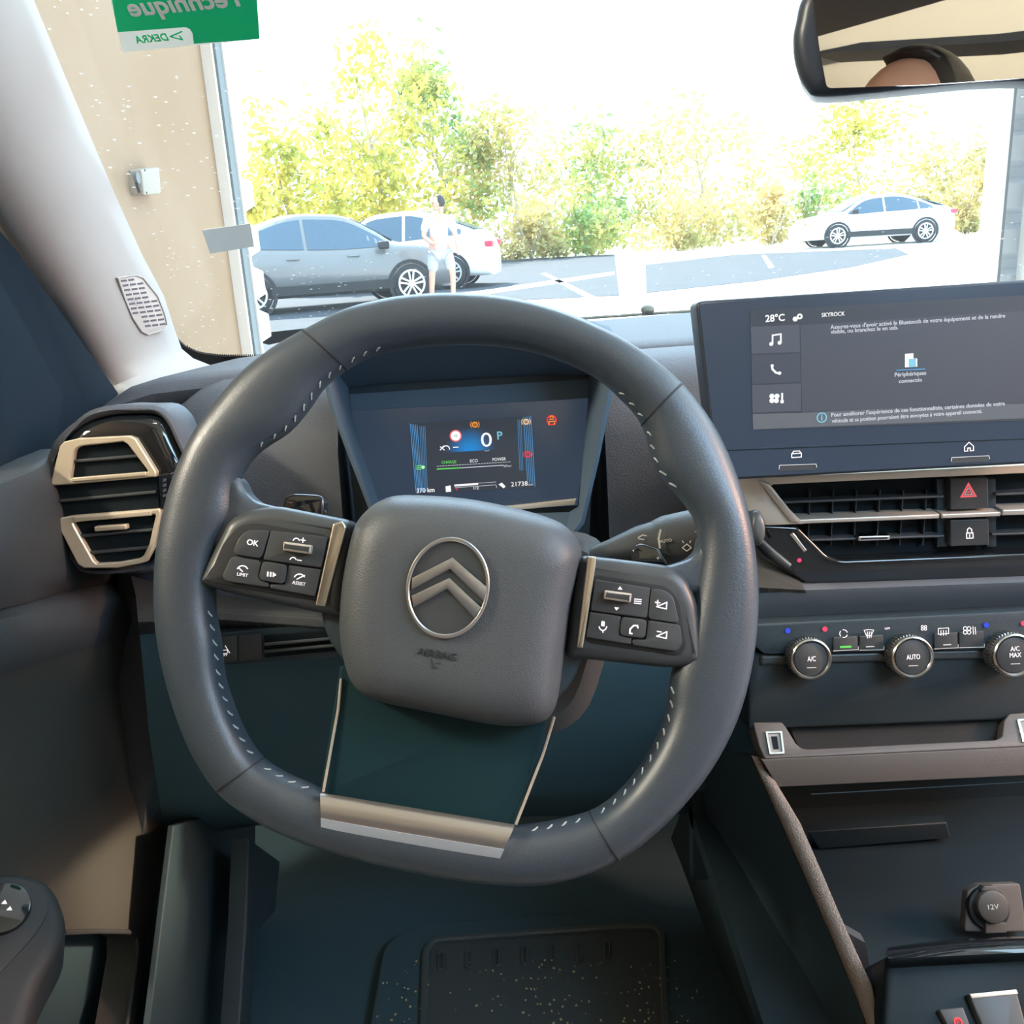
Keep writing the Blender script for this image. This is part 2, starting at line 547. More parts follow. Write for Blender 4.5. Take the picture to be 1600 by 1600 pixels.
    def box(s, c, d, rot=None):
        c = V(c); vs = []
        for x in (-1, 1):
            for y in (-1, 1):
                for z in (-1, 1):
                    q = V((x * d[0] / 2, y * d[1] / 2, z * d[2] / 2))
                    if rot: q = rot @ q
                    vs.append(c + q)
        return s.add(vs, [(0, 1, 3, 2), (4, 6, 7, 5), (0, 4, 5, 1), (2, 3, 7, 6), (0, 2, 6, 4), (1, 5, 7, 3)])
    def cyl(s, pl, c, r0, r1, w0, w1, n=40, b=0.0):
        rings = [[pl.P(u, v, w0) for u, v in circ(c, r0, n)]]
        if b > 0:
            rings.append([pl.P(u, v, w1 - b) for u, v in circ(c, r1, n)])
            rings.append([pl.P(u, v, w1 - b * 0.3) for u, v in circ(c, r1 - b * 0.3, n)])
            rings.append([pl.P(u, v, w1) for u, v in circ(c, r1 - b, n)])
        else: rings.append([pl.P(u, v, w1) for u, v in circ(c, r1, n)])
        return s.loft(rings)
    def build(s, name, m, parent=None, local=False, smooth=35, loc=None, label=None, bevel=None, sub=0, weld=False):
        me = bpy.data.meshes.new(name)
        if parent is not None: off = V((0, 0, 0)) if local else WL[parent]
        else:
            if loc is None:
                xs = [p.x for p in s.v]; ys = [p.y for p in s.v]; zs = [p.z for p in s.v]
                loc = V(((min(xs) + max(xs)) / 2, (min(ys) + max(ys)) / 2, min(zs)))
            off = V(loc)
        me.from_pydata([tuple(p - off) for p in s.v], [], s.f)
        b = bmesh.new(); b.from_mesh(me)
        if weld: bmesh.ops.remove_doubles(b, verts=b.verts, dist=1e-5)
        bmesh.ops.recalc_face_normals(b, faces=b.faces)
        b.to_mesh(me); b.free()
        me.materials.append(MAT[m])
        if smooth:
            me.shade_smooth()
            me.set_sharp_from_angle(angle=R(smooth))
        o = bpy.data.objects.new(name, me)
        COL.objects.link(o)
        if parent is not None:
            o.parent = parent
            WL[o] = off
        else:
            o.location = off
            WL[o] = off
        if bevel:
            mo = o.modifiers.new('bevel', 'BEVEL'); mo.width = bevel; mo.segments = 3; mo.limit_method = 'ANGLE'
        if sub:
            mo = o.modifiers.new('sub', 'SUBSURF'); mo.levels = sub; mo.render_levels = sub
        if label: o['label'] = label
        return o
def struct(mb, name, m, **k):
    o = mb.build(name, m, **k); o['kind'] = 'structure'; return o

def text(pl, s, px, py, hpx, m, parent, name='lettering', w0=0.0, mirror=False, wpx=None, h=0.0002, offs=0.0, local=False, extra=None):
    """lettering centred on a pixel of a plane; hpx = cap height in pixels"""
    u, v = pl.uv(px, py, w0)
    u2, v2 = pl.uv(px, py - hpx, w0)
    H = math.hypot(u2 - u, v2 - v)
    c = bpy.data.curves.new('t', 'FONT')
    c.body = s; c.align_x = 'CENTER'; c.align_y = 'CENTER'
    c.size = H / 0.72
    c.extrude = h; c.offset = offs * H; c.resolution_u = 3; c.space_line = 0.95
    o = bpy.data.objects.new('t', c)
    COL.objects.link(o)
    bpy.context.view_layer.update()
    dg = bpy.context.evaluated_depsgraph_get()
    me = bpy.data.meshes.new_from_object(o.evaluated_get(dg))
    bpy.data.objects.remove(o)
    sx = 1.0
    if wpx:
        xs = [q.co.x for q in me.vertices]
        ua, va = pl.uv(px + wpx, py, w0)
        sx = math.hypot(ua - u, va - v) / max(1e-6, max(xs) - min(xs))
    if mirror: sx = -sx
    off = WL[parent]
    bx = [q.co.x for q in me.vertices]; by = [q.co.y for q in me.vertices]
    mx, my = (min(bx) + max(bx)) / 2, (min(by) + max(by)) / 2
    for q in me.vertices:
        q.co.x -= mx; q.co.y -= my
    for q in me.vertices:
        q.co = pl.P(u + q.co.x * sx, v + q.co.y, w0 + q.co.z) - off
    if mirror: me.flip_normals()
    me.materials.clear(); me.materials.append(MAT[m])
    me.name = name
    ob = bpy.data.objects.new(name, me)
    COL.objects.link(ob); ob.parent = parent; WL[ob] = off
    return ob

# ================================================================== GARAGE AND YARD
XL, XR, YD, ZC = -1.56, 2.62, 4.9, 3.6
gp = yplane(YD)
EL = gp.hit(352, 330)                # edge of the left wall
XL = EL.x
# ground
m = MB(); m.box((8, 42, -0.06), (150, 120, 0.1)); struct(m, 'yard_ground', 'concrete')
m = MB(); m.box(((XL + XR) / 2, 0.4, -0.005), (XR - XL + 0.6, 9.0, 0.05)); struct(m, 'floor', 'garage_floor')
m = MB(); m.box((XL - 0.1, 0.4, ZC / 2), (0.2, 9.0, ZC)); struct(m, 'wall_left', 'beige_wall')
m = MB(); m.box((XR + 0.1, 0.4, ZC / 2), (0.2, 9.0, ZC)); struct(m, 'wall_right', 'white_trim')
m = MB(); m.box(((XL + XR) / 2, -4.15, ZC / 2), (XR - XL, 0.1, ZC)); struct(m, 'wall_back', 'beige_wall')
m = MB(); m.box(((XL + XR) / 2, 0.4, ZC + 0.1), (XR - XL + 0.5, 9.0, 0.18)); struct(m, 'ceiling', 'white_trim')
# white door jambs
m = MB(); m.box((XL + 0.005, YD + 0.02, ZC / 2), (0.09, 0.14, ZC)); m.box((XL + 0.06, YD + 0.10, ZC / 2), (0.02, 0.03, ZC)); struct(m, 'trim_1', 'white_trim')
m = MB(); m.box((XL + 0.055, YD + 0.03, ZC / 2), (0.014, 0.1, ZC)); struct(m, 'trim_2', 'seal_grey')
JR = gp.hit(1553, 280).x
m = MB(); m.box((JR + 0.02, YD + 0.03, ZC / 2), (0.05, 0.12, ZC)); struct(m, 'trim_3', 'white_trim')
m = MB(); m.box((JR + 0.052, YD + 0.02, ZC / 2), (0.014, 0.10, ZC)); struct(m, 'trim_4', 'seal_grey')
m = MB(); m.box(((JR + XR) / 2 + 0.18, YD + 0.14, ZC / 2), (XR - JR + 0.1, 0.05, ZC)); struct(m, 'wall_front', 'white_cladding')
# ribbed cladding either side of the opening
def cladding(name, x0, x1, y0, y1, label, face):
    """trapezoid ribs running horizontally; face gives the direction the ribs stick out"""
    m = MB()
    pitch = 0.222
    prof = [(0.0, 0.0), (0.03, 0.055), (0.145, 0.055), (0.175, 0.0)]
    z = 0.02
    while z < ZC:
        for k in range(len(prof) - 1):
            (za, da), (zb, db) = prof[k], prof[k + 1]
            if face == 'x':
                m.add([(x0 + da, y0, z + za), (x0 + da, y1, z + za), (x0 + db, y1, z + zb), (x0 + db, y0, z + zb)], [(0, 1, 2, 3)])
            else:
                m.add([(x0, y0 - da, z + za), (x1, y0 - da, z + za), (x1, y0 - db, z + zb), (x0, y0 - db, z + zb)], [(0, 1, 2, 3)])
        if face == 'x':
            m.add([(x0, y0, z + q[0]) if False else (x0 + q[1], y0, z + q[0]) for q in prof], [(0, 1, 2, 3)])
            m.add([(x0, y0, z + .175), (x0, y1, z + .175), (x0, y1, z + .222), (x0, y0, z + .222)], [(0, 1, 2, 3)])
        else:
            m.add([(x0, y0 - q[1], z + q[0]) for q in prof], [(0, 1, 2, 3)])
            m.add([(x0, y0, z + .175), (x1, y0, z + .175), (x1, y0, z + .222), (x0, y0, z + .222)], [(0, 1, 2, 3)])
        z += pitch
    o = m.build(name, 'white_cladding', smooth=0)
    return tag(o, label, 'cladding', 'ribbed cladding panels beside the garage opening')
cladding('ribbed_cladding', XL + 0.03, 0, YD + 0.14, YD + 0.26, 'white ribbed metal cladding jutting past the beige wall on the left', 'x')
cladding('ribbed_cladding', JR + 0.062, XR + 0.3, YD + 0.11, YD + 0.2, 'white ribbed metal cladding right of the garage opening, below the mirror', 'y')

# switch box on the beige wall
xw = xplane(XL)
bx = thing('switch_box', 'small pale switch box with round key switch on the beige garage wall', 'switch box', xw.hit(216, 285))
q = xw.uvs([(199, 266), (229, 262), (232, 304), (204, 306)])
m = MB(); m.prism(xw, rnd(q, 0.012), 0, 0.05, 0.008); m.build('housing', 'box_white', bx)
c = xw.uv(211, 278, 0.05)
m = MB(); m.cyl(xw, c, 0.020, 0.020, 0.05, 0.062, 24); m.build('key_switch', 'seal_grey', bx)
c = xw.uv(214, 292, 0.05)
m = MB(); m.prism(xw, [(c[0] - .018, c[1] + .014), (c[0] + .018, c[1] + .014), (c[0], c[1] - .02)], 0.05, 0.06); m.build('arrow_button', 'print_dark', bx)
for dx, dy in ((202, 269), (226, 266), (207, 303), (229, 301)):
    c = xw.uv(dx, dy, 0.05)
    m = MB(); m.cyl(xw, c, 0.004, 0.004, 0.05, 0.052, 10); m.build('screw', 'print_dark', bx)

# asphalt bays and a painted patch of ground shade, with painted lines
gz = zplane(-0.01)
def ground_patch(name, pts, m, z, kind='structure'):
    mb = MB(); mb.prism(gz, gz.uvs(pts), 0, z)
    o = mb.build(name, m, smooth=0)
    if kind: o['kind'] = kind
    return o
ground_patch('asphalt_shade_patch', [(350, 520), (350, 470), (700, 410), (960, 398), (968, 462), (700, 475), (420, 540)], 'asphalt', 0.008)
ground_patch('asphalt_shade_patch', [(1008, 414), (1150, 398), (1400, 388), (1420, 398), (1330, 418), (1180, 440), (1010, 458)], 'asphalt', 0.008)
ground_patch('asphalt_shade_patch', [(385, 560), (385, 524), (440, 518), (560, 505), (700, 500), (700, 560)], 'asphalt', 0.008)  # near patch: shade on the ground put in as dark colour
for k, pts in enumerate([[(845, 428), (853, 427), (932, 466), (920, 468)], [(1190, 400), (1196, 399), (1210, 418), (1202, 420)], [(700, 470), (704, 462), (960, 425), (960, 430)]]):
    o = ground_patch('painted_line', pts, 'white_line', 0.013, None)
    tag(o, ['white painted line slanting across the dark asphalt behind the wheel', 'short white painted line on the far asphalt strip', 'long white painted line running across the asphalt bay'][k], 'road marking', 'painted parking lines')

# ------------------------------------------------------------------ cars outside
def make_car(name, label, loc, rot, paint, L=4.4, W=1.8, H=1.52, style='coupe'):
    root = thing(name, label, 'car', loc, rot, 'cars parked outside')
    hl = L / 2
    # x, belt z, top z, roof half width factor
    if style == 'coupe':
        st = [(-hl, .72, .80, .62, .80), (-hl + .12, .95, 1.02, .74, .9), (-hl + .45, 1.05, 1.20, .72, .98), (-hl + .95, 1.02, 1.38, .66, 1), (-hl + 1.6, .98, H, .64, 1), (-.1, .95, H, .65, 1),
              (.35, .94, H - .06, .66, 1), (.85, .95, 1.24, .70, 1), (1.15, .96, 1.06, .74, 1), (1.6, .93, .99, .8, .99), (hl - .35, .84, .90, .76, .95), (hl - .08, .66, .76, .72, .84), (hl, .52, .60, .6, .74)]
    else:
        st = [(-hl, .70, .78, .62, .80), (-hl + .15, .92, 1.0, .74, .9), (-hl + .6, .95, 1.10, .72, .98), (-hl + 1.1, .95, 1.30, .66, 1), (-hl + 1.7, .93, H, .64, 1), (0.1, .92, H, .65, 1),
              (.55, .90, H - .10, .66, 1), (1.05, .90, 1.05, .74, 1), (1.5, .86, .94, .8, .99), (hl - .3, .78, .84, .76, .93), (hl - .06, .60, .68, .72, .84), (hl, .5, .56, .6, .74)]
    st = spline(st, 4, closed=False)
    hw = W / 2
    rings = []
    def sec(x, belt, top, rf, wf):
        y = hw * wf
        pts = [(x, 0, .24), (x, y * .86, .24), (x, y * .98, .34), (x, y, .6), (x, y * .985, belt - .06), (x, y * .95, belt),
               (x, hw * rf + .03, top - .05 if top - belt > .12 else belt + (top - belt) * .5), (x, hw * rf - .08, top - .01), (x, 0, top)]
        return pts + [(p[0], -p[1], p[2]) for p in pts[-2:0:-1]]
    for s_ in st: rings.append(sec(*s_))
    m = MB(); m.loft(rings); m.build('body', paint, root, local=True, smooth=50)
    def at(x):
        for a, b in zip(st, st[1:]):
            if a[0] <= x <= b[0]:
                t = (x - a[0]) / (b[0] - a[0] + 1e-9)
                return [a[k] * (1 - t) + b[k] * t for k in range(5)]
        return st[-1]
    def side(x, z, sgn, off=.006):
        _, belt, top, rf, wf = at(x)
        y0, y1 = hw * wf * .95, hw * rf + .03
        t = (z - belt) / max(.02, top - .05 - belt)
        t = max(0, min(1, t))
        return (x, sgn * (y0 * (1 - t) + y1 * t + off), z)
    def pane(xs, sgn, nm):
        low, up = [], []
        n = 10
        for i in range(n + 1):
            x = xs[0] + (xs[1] - xs[0]) * i / n
            _, belt, top, rf, wf = at(x)
            lo = belt + .03
            hi = max(lo + .005, top - .10)
            low.append(side(x, lo, sgn, .012)); up.append(side(x, hi, sgn, .012))
        mb = MB(); nn = n + 1
        inn = [(p[0], p[1] - sgn * .012, p[2]) for p in low + up]
        mb.add(low + up + inn, [(i, i + 1, nn + i + 1, nn + i) for i in range(n)] + [(2 * nn + i, 2 * nn + i + 1, i + 1, i) for i in range(n)] + [(3 * nn + i, 3 * nn + i + 1, nn + i + 1, nn + i) for i in range(n)])
        mb.build(nm, 'car_glass', root, local=True)
    if style == 'coupe':
        spans = [(-hl + .62, -.42), (-.36, 1.0)]
    else:
        spans = [(-hl + .75, -hl + 1.15), (-hl + 1.2, -.12), (-.06, 1.0)]
    for sgn in (-1, 1):
        for sp in spans: pane(sp, sgn, 'side_window')
        # sill, handles
        mb = MB(); mb.box((0.02, sgn * (hw - .005), .36), (L - 1.9, .03, .16)); mb.build('sill', 'rubber', root, local=True, bevel=.01)
        for hx in (-.62, .38):
            mb = MB(); mb.box((hx, sgn * (hw + .004), .86), (.2, .03, .035)); mb.build('door_handle', paint, root, local=True, bevel=.008)
        mb = MB(); mb.box((.88, sgn * (hw + .10), 1.0), (.16, .2, .13)); mb.build('door_mirror', 'rubber', root, local=True, bevel=.03)
        for wx in (-1.33, 1.33):
            pw = PL((wx, sgn * (hw - .02), .34), (0, sgn, 0))
            mb = MB(); mb.frame(pw, circ((0, .0), .40, 36), circ((0, 0), .34, 36), 0, .035); mb.build('wheel_arch', 'rubber', root, local=True)
            mb = MB(); mb.cyl(pw, (0, 0), .33, .33, -.2, .03, 36, b=.03); wh = mb.build('wheel', 'rubber', root, local=True)
            mb = MB()
            mb.frame(pw, circ((0, 0), .235, 36), circ((0, 0), .205, 36), .0, .045)
            mb.cyl(pw, (0, 0), .06, .05, 0, .05, 20)
            for k in range(5):
                a = 2 * PI * k / 5 + .3
                d = V((math.cos(a), math.sin(a))); e = V((-d.y, d.x))
                for g in (-.045, .045):
                    q = [d * .03 + e * g * .4 + e * .014, d * .03 + e * g * .4 - e * .014, d * .22 + e * g - e * .016, d * .22 + e * g + e * .016]
                    mb.prism(pw, [tuple(z) for z in q], .01, .042)
            mb.build('rim', 'alloy', wh, local=True)
    # windscreens, lights, bumper
    for (xa, xb, nm) in ((.45, 1.12, 'windscreen'), (-hl + .35, -hl + 1.0, 'rear_window')):
        mb = MB()
        lo, hi = (at(xb), at(xa)) if nm == 'windscreen' else (at(xa), at(xb))
        pts = []
        for s_, k in ((lo, .92), (hi, .88)):
            pts += [(s_[0], -hw * s_[3] * k, s_[2] + .004), (s_[0], hw * s_[3] * k, s_[2] + .004)]
        nrm = V((0, 0, .012))
        vs = [V(p) + nrm for p in pts] + [V(p) - nrm for p in pts]
        mb.add(vs, [(0, 1, 3, 2), (4, 6, 7, 5), (0, 4, 5, 1), (2, 3, 7, 6), (0, 2, 6, 4), (1, 5, 7, 3)])
        mb.build(nm, 'car_glass', root, local=True)
    for sgn in (-1, 1):
        mb = MB(); mb.box((-hl + .10, sgn * (hw * .72), .86), (.22, .32, .12)); mb.build('tail_light', 'tail_red', root, local=True, bevel=.02)
        mb = MB(); mb.box((hl - .22, sgn * (hw * .72), .70), (.3, .28, .09)); mb.build('headlight', 'chrome', root, local=True, bevel=.02)
    return root
a0 = zplane(0).hit(396, 495); a1 = zplane(0).hit(649, 474)
mid = (a0 + a1) / 2; ang = math.atan2(a1.y - a0.y, a1.x - a0.x)
off = V((-math.sin(ang), math.cos(ang), 0)) * 0.9
make_car('silver_car', 'silver grey coupe crossover parked side-on beyond the beige wall', tuple(mid + off), ang, 'silver_paint', H=1.56)
p = zplane(0).hit(640, 462)
make_car('white_car', 'white hatchback with red tail lamp parked behind the silver car', (p.x - 0.45, p.y + 2.3, 0), PI - 0.12, 'white_paint', H=1.58)
p = zplane(0).hit(1375, 383)
make_car('white_car', 'white car parked alone on the far side of the yard by the hedge', (p.x, p.y + 0.9, 0), PI + 0.03, 'white_paint', style='saloon', L=4.6, H=1.46)

# ------------------------------------------------------------------ trees and hedge
def tree(label, px, Y, topy, wpx, m, n, leaf=0.36, basez=0.0, name='tree', seed=0, low=0.1):
    rg = random.Random(seed + 11)
    base = yplane(Y).hit(px, 400); X = base.x
    top = yplane(Y).hit(px, topy).z
    wd = wpx / F * Y / 2
    root = thing(name, label, 'tree' if name == 'tree' else 'bush', (X, Y, basez), 0, 'trees behind the yard' if name == 'tree' else 'bushes along the yard')
    h = top - basez
    mb = MB()
    if name == 'tree':
        mb.tube([(X, Y, basez), (X + .05 * h, Y, basez + .35 * h), (X, Y + .2, basez + .62 * h), (X - .02 * h, Y, basez + .85 * h)], [.018 * h, .013 * h, .007 * h, .002 * h], 8)
        for k in range(9):
            a = rg.uniform(0, 2 * PI); z0 = rg.uniform(.25, .6)
            mb.tube([(X + .02 * h, Y, basez + z0 * h), (X + math.cos(a) * wd * .35, Y + math.sin(a) * wd * .35, basez + (z0 + .12) * h),
                     (X + math.cos(a) * wd * .75, Y + math.sin(a) * wd * .7, basez + (z0 + .26) * h)], [.006 * h, .004 * h, .002 * h], 6)
    else:
        for k in range(7):
            a = rg.uniform(0, 2 * PI)
            mb.tube([(X, Y, basez), (X + math.cos(a) * wd * .3, Y + math.sin(a) * wd * .3, basez + .4 * h), (X + math.cos(a) * wd * .6, Y + math.sin(a) * wd * .6, basez + .75 * h)], [.04, .025, .01], 6)
    mb.build('trunk' if name == 'tree' else 'stems', 'bark', root)
    # clumps of leaves
    cl = []
    for k in range(26 if name == 'tree' else 14):
        t = rg.uniform(low, 1.0)
        prof = math.sin(PI * min(1, (t * .86 + .13))) ** .7
        a = rg.uniform(0, 2 * PI); r_ = math.sqrt(rg.random()) * wd * prof
        cl.append((X + math.cos(a) * r_, Y + math.sin(a) * r_ * .6, basez + t * h * .96, rg.uniform(.5, 1.0) * wd * .30 + .15))
    mb = MB()
    for k in range(int(n * 1.0)):
        c = cl[rg.randrange(len(cl))]
        g = V((rg.gauss(0, 1), rg.gauss(0, 1), rg.gauss(0, 1))) * c[3] * .62
        p = V(c[:3]) + g
        if p.z < basez + .05: p.z = basez + .05 + rg.random() * .3
        s_ = leaf * rg.uniform(.5, 1.15)
        a = V((rg.gauss(0, 1), rg.gauss(0, 1), rg.gauss(0, 1))).normalized()
        b = a.orthogonal().normalized() * s_ * .55
        a = a * s_
        mb.add([p - a * .5, p + b * .5 - a * .05, p + a * .5, p - b * .5 - a * .05], [(0, 1, 2, 3)])
    mb.build('crown' if name == 'tree' else 'foliage', m, root, smooth=0)
T = [('tall slender yellow-green tree behind the silver car roof', 590, 36, 50, 240, 'leaf_yellow', 2600, 1),
     ('broad green and yellow tree over the rear of the silver car', 450, 33, 195, 230, 'leaf_yellow', 2600, 2),
     ('dense green tree just right of the tallest tree', 690, 38, 100, 210, 'leaf_green', 2600, 3),
     ('thin ochre tree above the steering wheel rim', 800, 38, 150, 170, 'leaf_ochre', 1600, 4),
     ('loose green tree behind the middle of the yard', 920, 40, 200, 220, 'leaf_green', 1900, 5),
     ('pale wide ochre tree left of the lone white car', 1090, 40, 165, 260, 'leaf_ochre', 2000, 6),
     ('yellow tree rising behind the lone white car', 1330, 42, 165, 250, 'leaf_yellow', 1700, 7),
     ('small ochre tree beside the right garage jamb', 1480, 40, 220, 160, 'leaf_ochre', 1500, 8)]
for t in T: tree(t[0], t[1], t[2], t[3], t[4], t[5], t[6], seed=t[7])
B = [('low yellow bush beside the left cladding edge', 400, 27, 285, 110, 'leaf_yellow', 900, 21),
     ('round green bush behind the pedestrian', 830, 34, 318, 110, 'leaf_ochre', 900, 22),
     ('green bush in the centre of the far verge', 925, 35, 300, 130, 'leaf_green', 1000, 23),
     ('wide ochre bush between the yard and the pale tree', 1060, 35, 305, 150, 'leaf_ochre', 1000, 24),
     ('small ochre bush left of the lone white car', 1205, 35, 300, 90, 'leaf_ochre', 700, 25),
     ('dark green bush off the left side of the lone white car', 1265, 36, 255, 90, 'leaf_green', 800, 26),
     ('orange-tinted bush behind the boot of the lone white car', 1505, 35, 255, 100, 'leaf_ochre', 1000, 27)]
for t in B: tree(t[0], t[1], t[2], t[3], t[4], t[5], t[6], leaf=.30, name='bush', seed=t[7], low=.05)

# ------------------------------------------------------------------ people
def skin(name, verts, edges, radii, m, parent=None, root=0, sub=2, loc=None):
    off = WL[parent] if parent is not None else V(loc or (0, 0, 0))
    me = bpy.data.meshes.new(name)
    me.from_pydata([tuple(V(v) - off) for v in verts], edges, [])
    o = bpy.data.objects.new(name, me)
    COL.objects.link(o)
    if parent is not None: o.parent = parent
    else: o.location = off
    WL[o] = off
    o.modifiers.new('skin', 'SKIN')
    if not me.skin_vertices: me.skin_vertices.new()
    for i, r_ in enumerate(radii):
        rr = r_ if isinstance(r_, tuple) else (r_, r_)
        me.skin_vertices[0].data[i].radius = rr
        me.skin_vertices[0].data[i].use_root = (i == root)
    s_ = o.modifiers.new('sub', 'SUBSURF'); s_.levels = sub; s_.render_levels = sub
    me.materials.append(MAT[m])
    mo = o.modifiers['skin']; mo.use_smooth_shade = True
    return o
def ellipsoid(mb, c, r, rot=None, n=20, cut=None):
    vs = []; fs = []
    for i in range(n + 1):
        th = PI * i / n
        for j in range(2 * n):
            ph = PI * j / n
            q = V((r[0] * math.sin(th) * math.cos(ph), r[1] * math.sin(th) * math.sin(ph), r[2] * math.cos(th)))
            if cut: q = cut(q)
            if rot: q = rot @ q
            vs.append(V(c) + q)
    for i in range(n):
        for j in range(2 * n):
            fs.append((i * 2 * n + j, i * 2 * n + (j + 1) % (2 * n), (i + 1) * 2 * n + (j + 1) % (2 * n), (i + 1) * 2 * n + j))
    mb.add(vs, fs)
def head(root, c, yaw, m_hair, scale=1.0):
    """face towards +Y turned by yaw; c is the centre of the skull"""
    rot = Matrix.Rotation(yaw, 3, 'Z')
    def shp(q):
        k = q.copy()
        z = k.z / (.115 * scale)
        if z < 0:
            k.x *= 1 + z * .28; 
            if k.y < 0: k.y *= 1 + z * .35
        if k.y > .05 * scale and z < .3: k.y *= .93
        return k
    mb = MB(); ellipsoid(mb, c, (.074 * scale, .094 * scale, .118 * scale), rot, 18, shp)
    g = lambda x, y, z: V(c) + rot @ V((x * scale, y * scale, z * scale))
    ellipsoid(mb, g(0, .098, -.02), (.012 * scale, .018 * scale, .024 * scale), rot, 8)
    for s_ in (-1, 1): ellipsoid(mb, g(.075 * s_, -.005, -.01), (.008 * scale, .018 * scale, .030 * scale), rot, 8)
    mb.build('head', 'skin', root)
    for s_ in (-1, 1):
        mb = MB(); ellipsoid(mb, g(.031 * s_, .078, .008), (.014 * scale, .012 * scale, .009 * scale), rot, 8); mb.build('eye', 'print_dark', root)
    mb = MB(); ellipsoid(mb, g(0, .083, -.055), (.022 * scale, .010 * scale, .006 * scale), rot, 8); mb.build('mouth', 'tail_red', root)
    def hs(q):
        k = q.copy()
        if k.y > 0 and k.z < .088 * scale: k.y *= .2; k.x *= .98
        if k.z < -.02 * scale: k.z = -.02 * scale + (k.z + .02 * scale) * .8
        return k
    mb = MB(); ellipsoid(mb, g(0, -.012, .022), (.084 * scale, .104 * scale, .114 * scale), rot, 18, hs); mb.build('hair', m_hair, root)

# pedestrian in white beside the silver car
pp = zplane(0).hit(694, 476)
ped = thing('person', 'person in white top and shorts walking past the silver car bonnet', 'person', (pp.x, pp.y, 0))
X, Y = pp.x, pp.y
v = [(X, Y, .92), (X, Y, 1.15), (X + .02, Y, 1.34), (X + .02, Y + .01, 1.46),
     (X - .12, Y - .02, .86), (X - .16, Y - .02, .47), (X - .20, Y, .09), (X - .20, Y - .12, .04),
     (X + .11, Y, .86), (X + .18, Y, .48), (X + .16, Y + .04, .12), (X + .24, Y - .05, .05),
     (X - .17, Y, 1.36), (X - .25, Y - .04, 1.10), (X - .10, Y - .16, .98), (X - .02, Y - .2, 1.0),
     (X + .20, Y, 1.35), (X + .27, Y - .02, 1.08), (X + .30, Y - .06, .86), (X + .30, Y - .08, .78)]
e = [(0, 1), (1, 2), (2, 3), (0, 4), (4, 5), (5, 6), (6, 7), (0, 8), (8, 9), (9, 10), (10, 11), (2, 12), (12, 13), (13, 14), (14, 15), (2, 16), (16, 17), (17, 18), (18, 19)]
r_ = [(.14, .10), (.13, .09), (.14, .10), .06, .09, .055, .04, .035, .09, .055, .04, .035, .06, .045, .035, .03, .06, .045, .035, .03]
skin('body', v, e, r_, 'skin', ped)
v2 = [(X, Y, .80), (X, Y, 1.15), (X + .02, Y, 1.36), (X - .17, Y, 1.37), (X - .24, Y - .03, 1.16), (X + .20, Y, 1.36), (X + .26, Y - .01, 1.14)]
skin('shirt', v2, [(0, 1), (1, 2), (2, 3), (3, 4), (2, 5), (5, 6)], [(.17, .13), (.155, .115), (.165, .12), .08, .065, .08, .065], 'white_cloth', ped)
v3 = [(X, Y, .88), (X - .11, Y - .02, .80), (X - .15, Y - .02, .52), (X + .11, Y, .80), (X + .17, Y, .54)]
skin('shorts', v3, [(0, 1), (1, 2), (0, 3), (3, 4)], [(.16, .12), .11, .09, .11, .09], 'grey_cloth', ped)
head(ped, (X + .02, Y + .01, 1.60), PI / 2, 'hair')
def icon(parent, px_strokes, wd, w0=None, name='icon', m_='icon_white', pl=None, polys=()):
    pl = pl or W
    w0 = WT if w0 is None else w0
    mb = MB()
    for st_ in px_strokes: mb.stroke(pl, pl.uvs(st_, w0), wd, w0, .0003)
    for po in polys: mb.prism(pl, pl.uvs(po, w0), w0, w0 + .0003)
    return mb.build(name, m_, parent, smooth=0)
def arcp(cx, cy, r, a0, a1, n=8, ry=None):
    ry = ry or r
    return [(cx + r * math.cos(R(a0 + (a1 - a0) * i / n)), cy - ry * math.sin(R(a0 + (a1 - a0) * i / n))) for i in range(n + 1)]

# ================================================================== CAR CABIN
# windscreen plane: leaning back from its base
WSB = V((0, 1.42, 1.045))
WSn = V((0, -math.sin(R(33)), -math.cos(R(33))))      # inward normal (towards the cabin, downwards)
WS = PL(WSB, WSn, up=(0, 0, 1))
# glass sheet
gl = [WS.uv(x, y) for x, y in [(40, -60), (290, 556)]]
m = MB()
cor = [(-0.75, -.05), (1.6, -.05), (1.6, 1.05), (-0.75, 1.05)]
m.prism(WS, cor, -.005, 0)
o = struct(m, 'window_1', 'windscreen_glass', smooth=0)
# black frit band along the bottom left corner
fr_o = [(230, 470), (262, 556), (300, 600), (700, 600), (700, 552), (620, 550), (520, 552), (470, 555.5), (400, 557), (340, 555), (305, 548), (285, 536), (272, 500), (262, 470)]
fr_o = [(215, 440), (230, 540), (300, 590), (560, 590), (560, 553), (470, 555.5), (400, 556), (345, 554), (312, 549), (292, 541), (276, 526), (258, 500), (238, 450)]
m = MB(); m.prism(WS, WS.uvs(fr_o), .0005, .003)
struct(m, 'trim_5', 'rubber', smooth=0)
m = MB()
for k in range(60):
    x = 292 + k * 3.4; y = 541 + 14 * (1 - math.exp(-k / 5)) + .2
    m.prism(WS, WS.uvs([(x, y), (x + 1.7, y), (x + 1.7, y - 2.2), (x, y - 2.2)]), .0005, .002)
struct(m, 'trim_6', 'rubber', smooth=0)

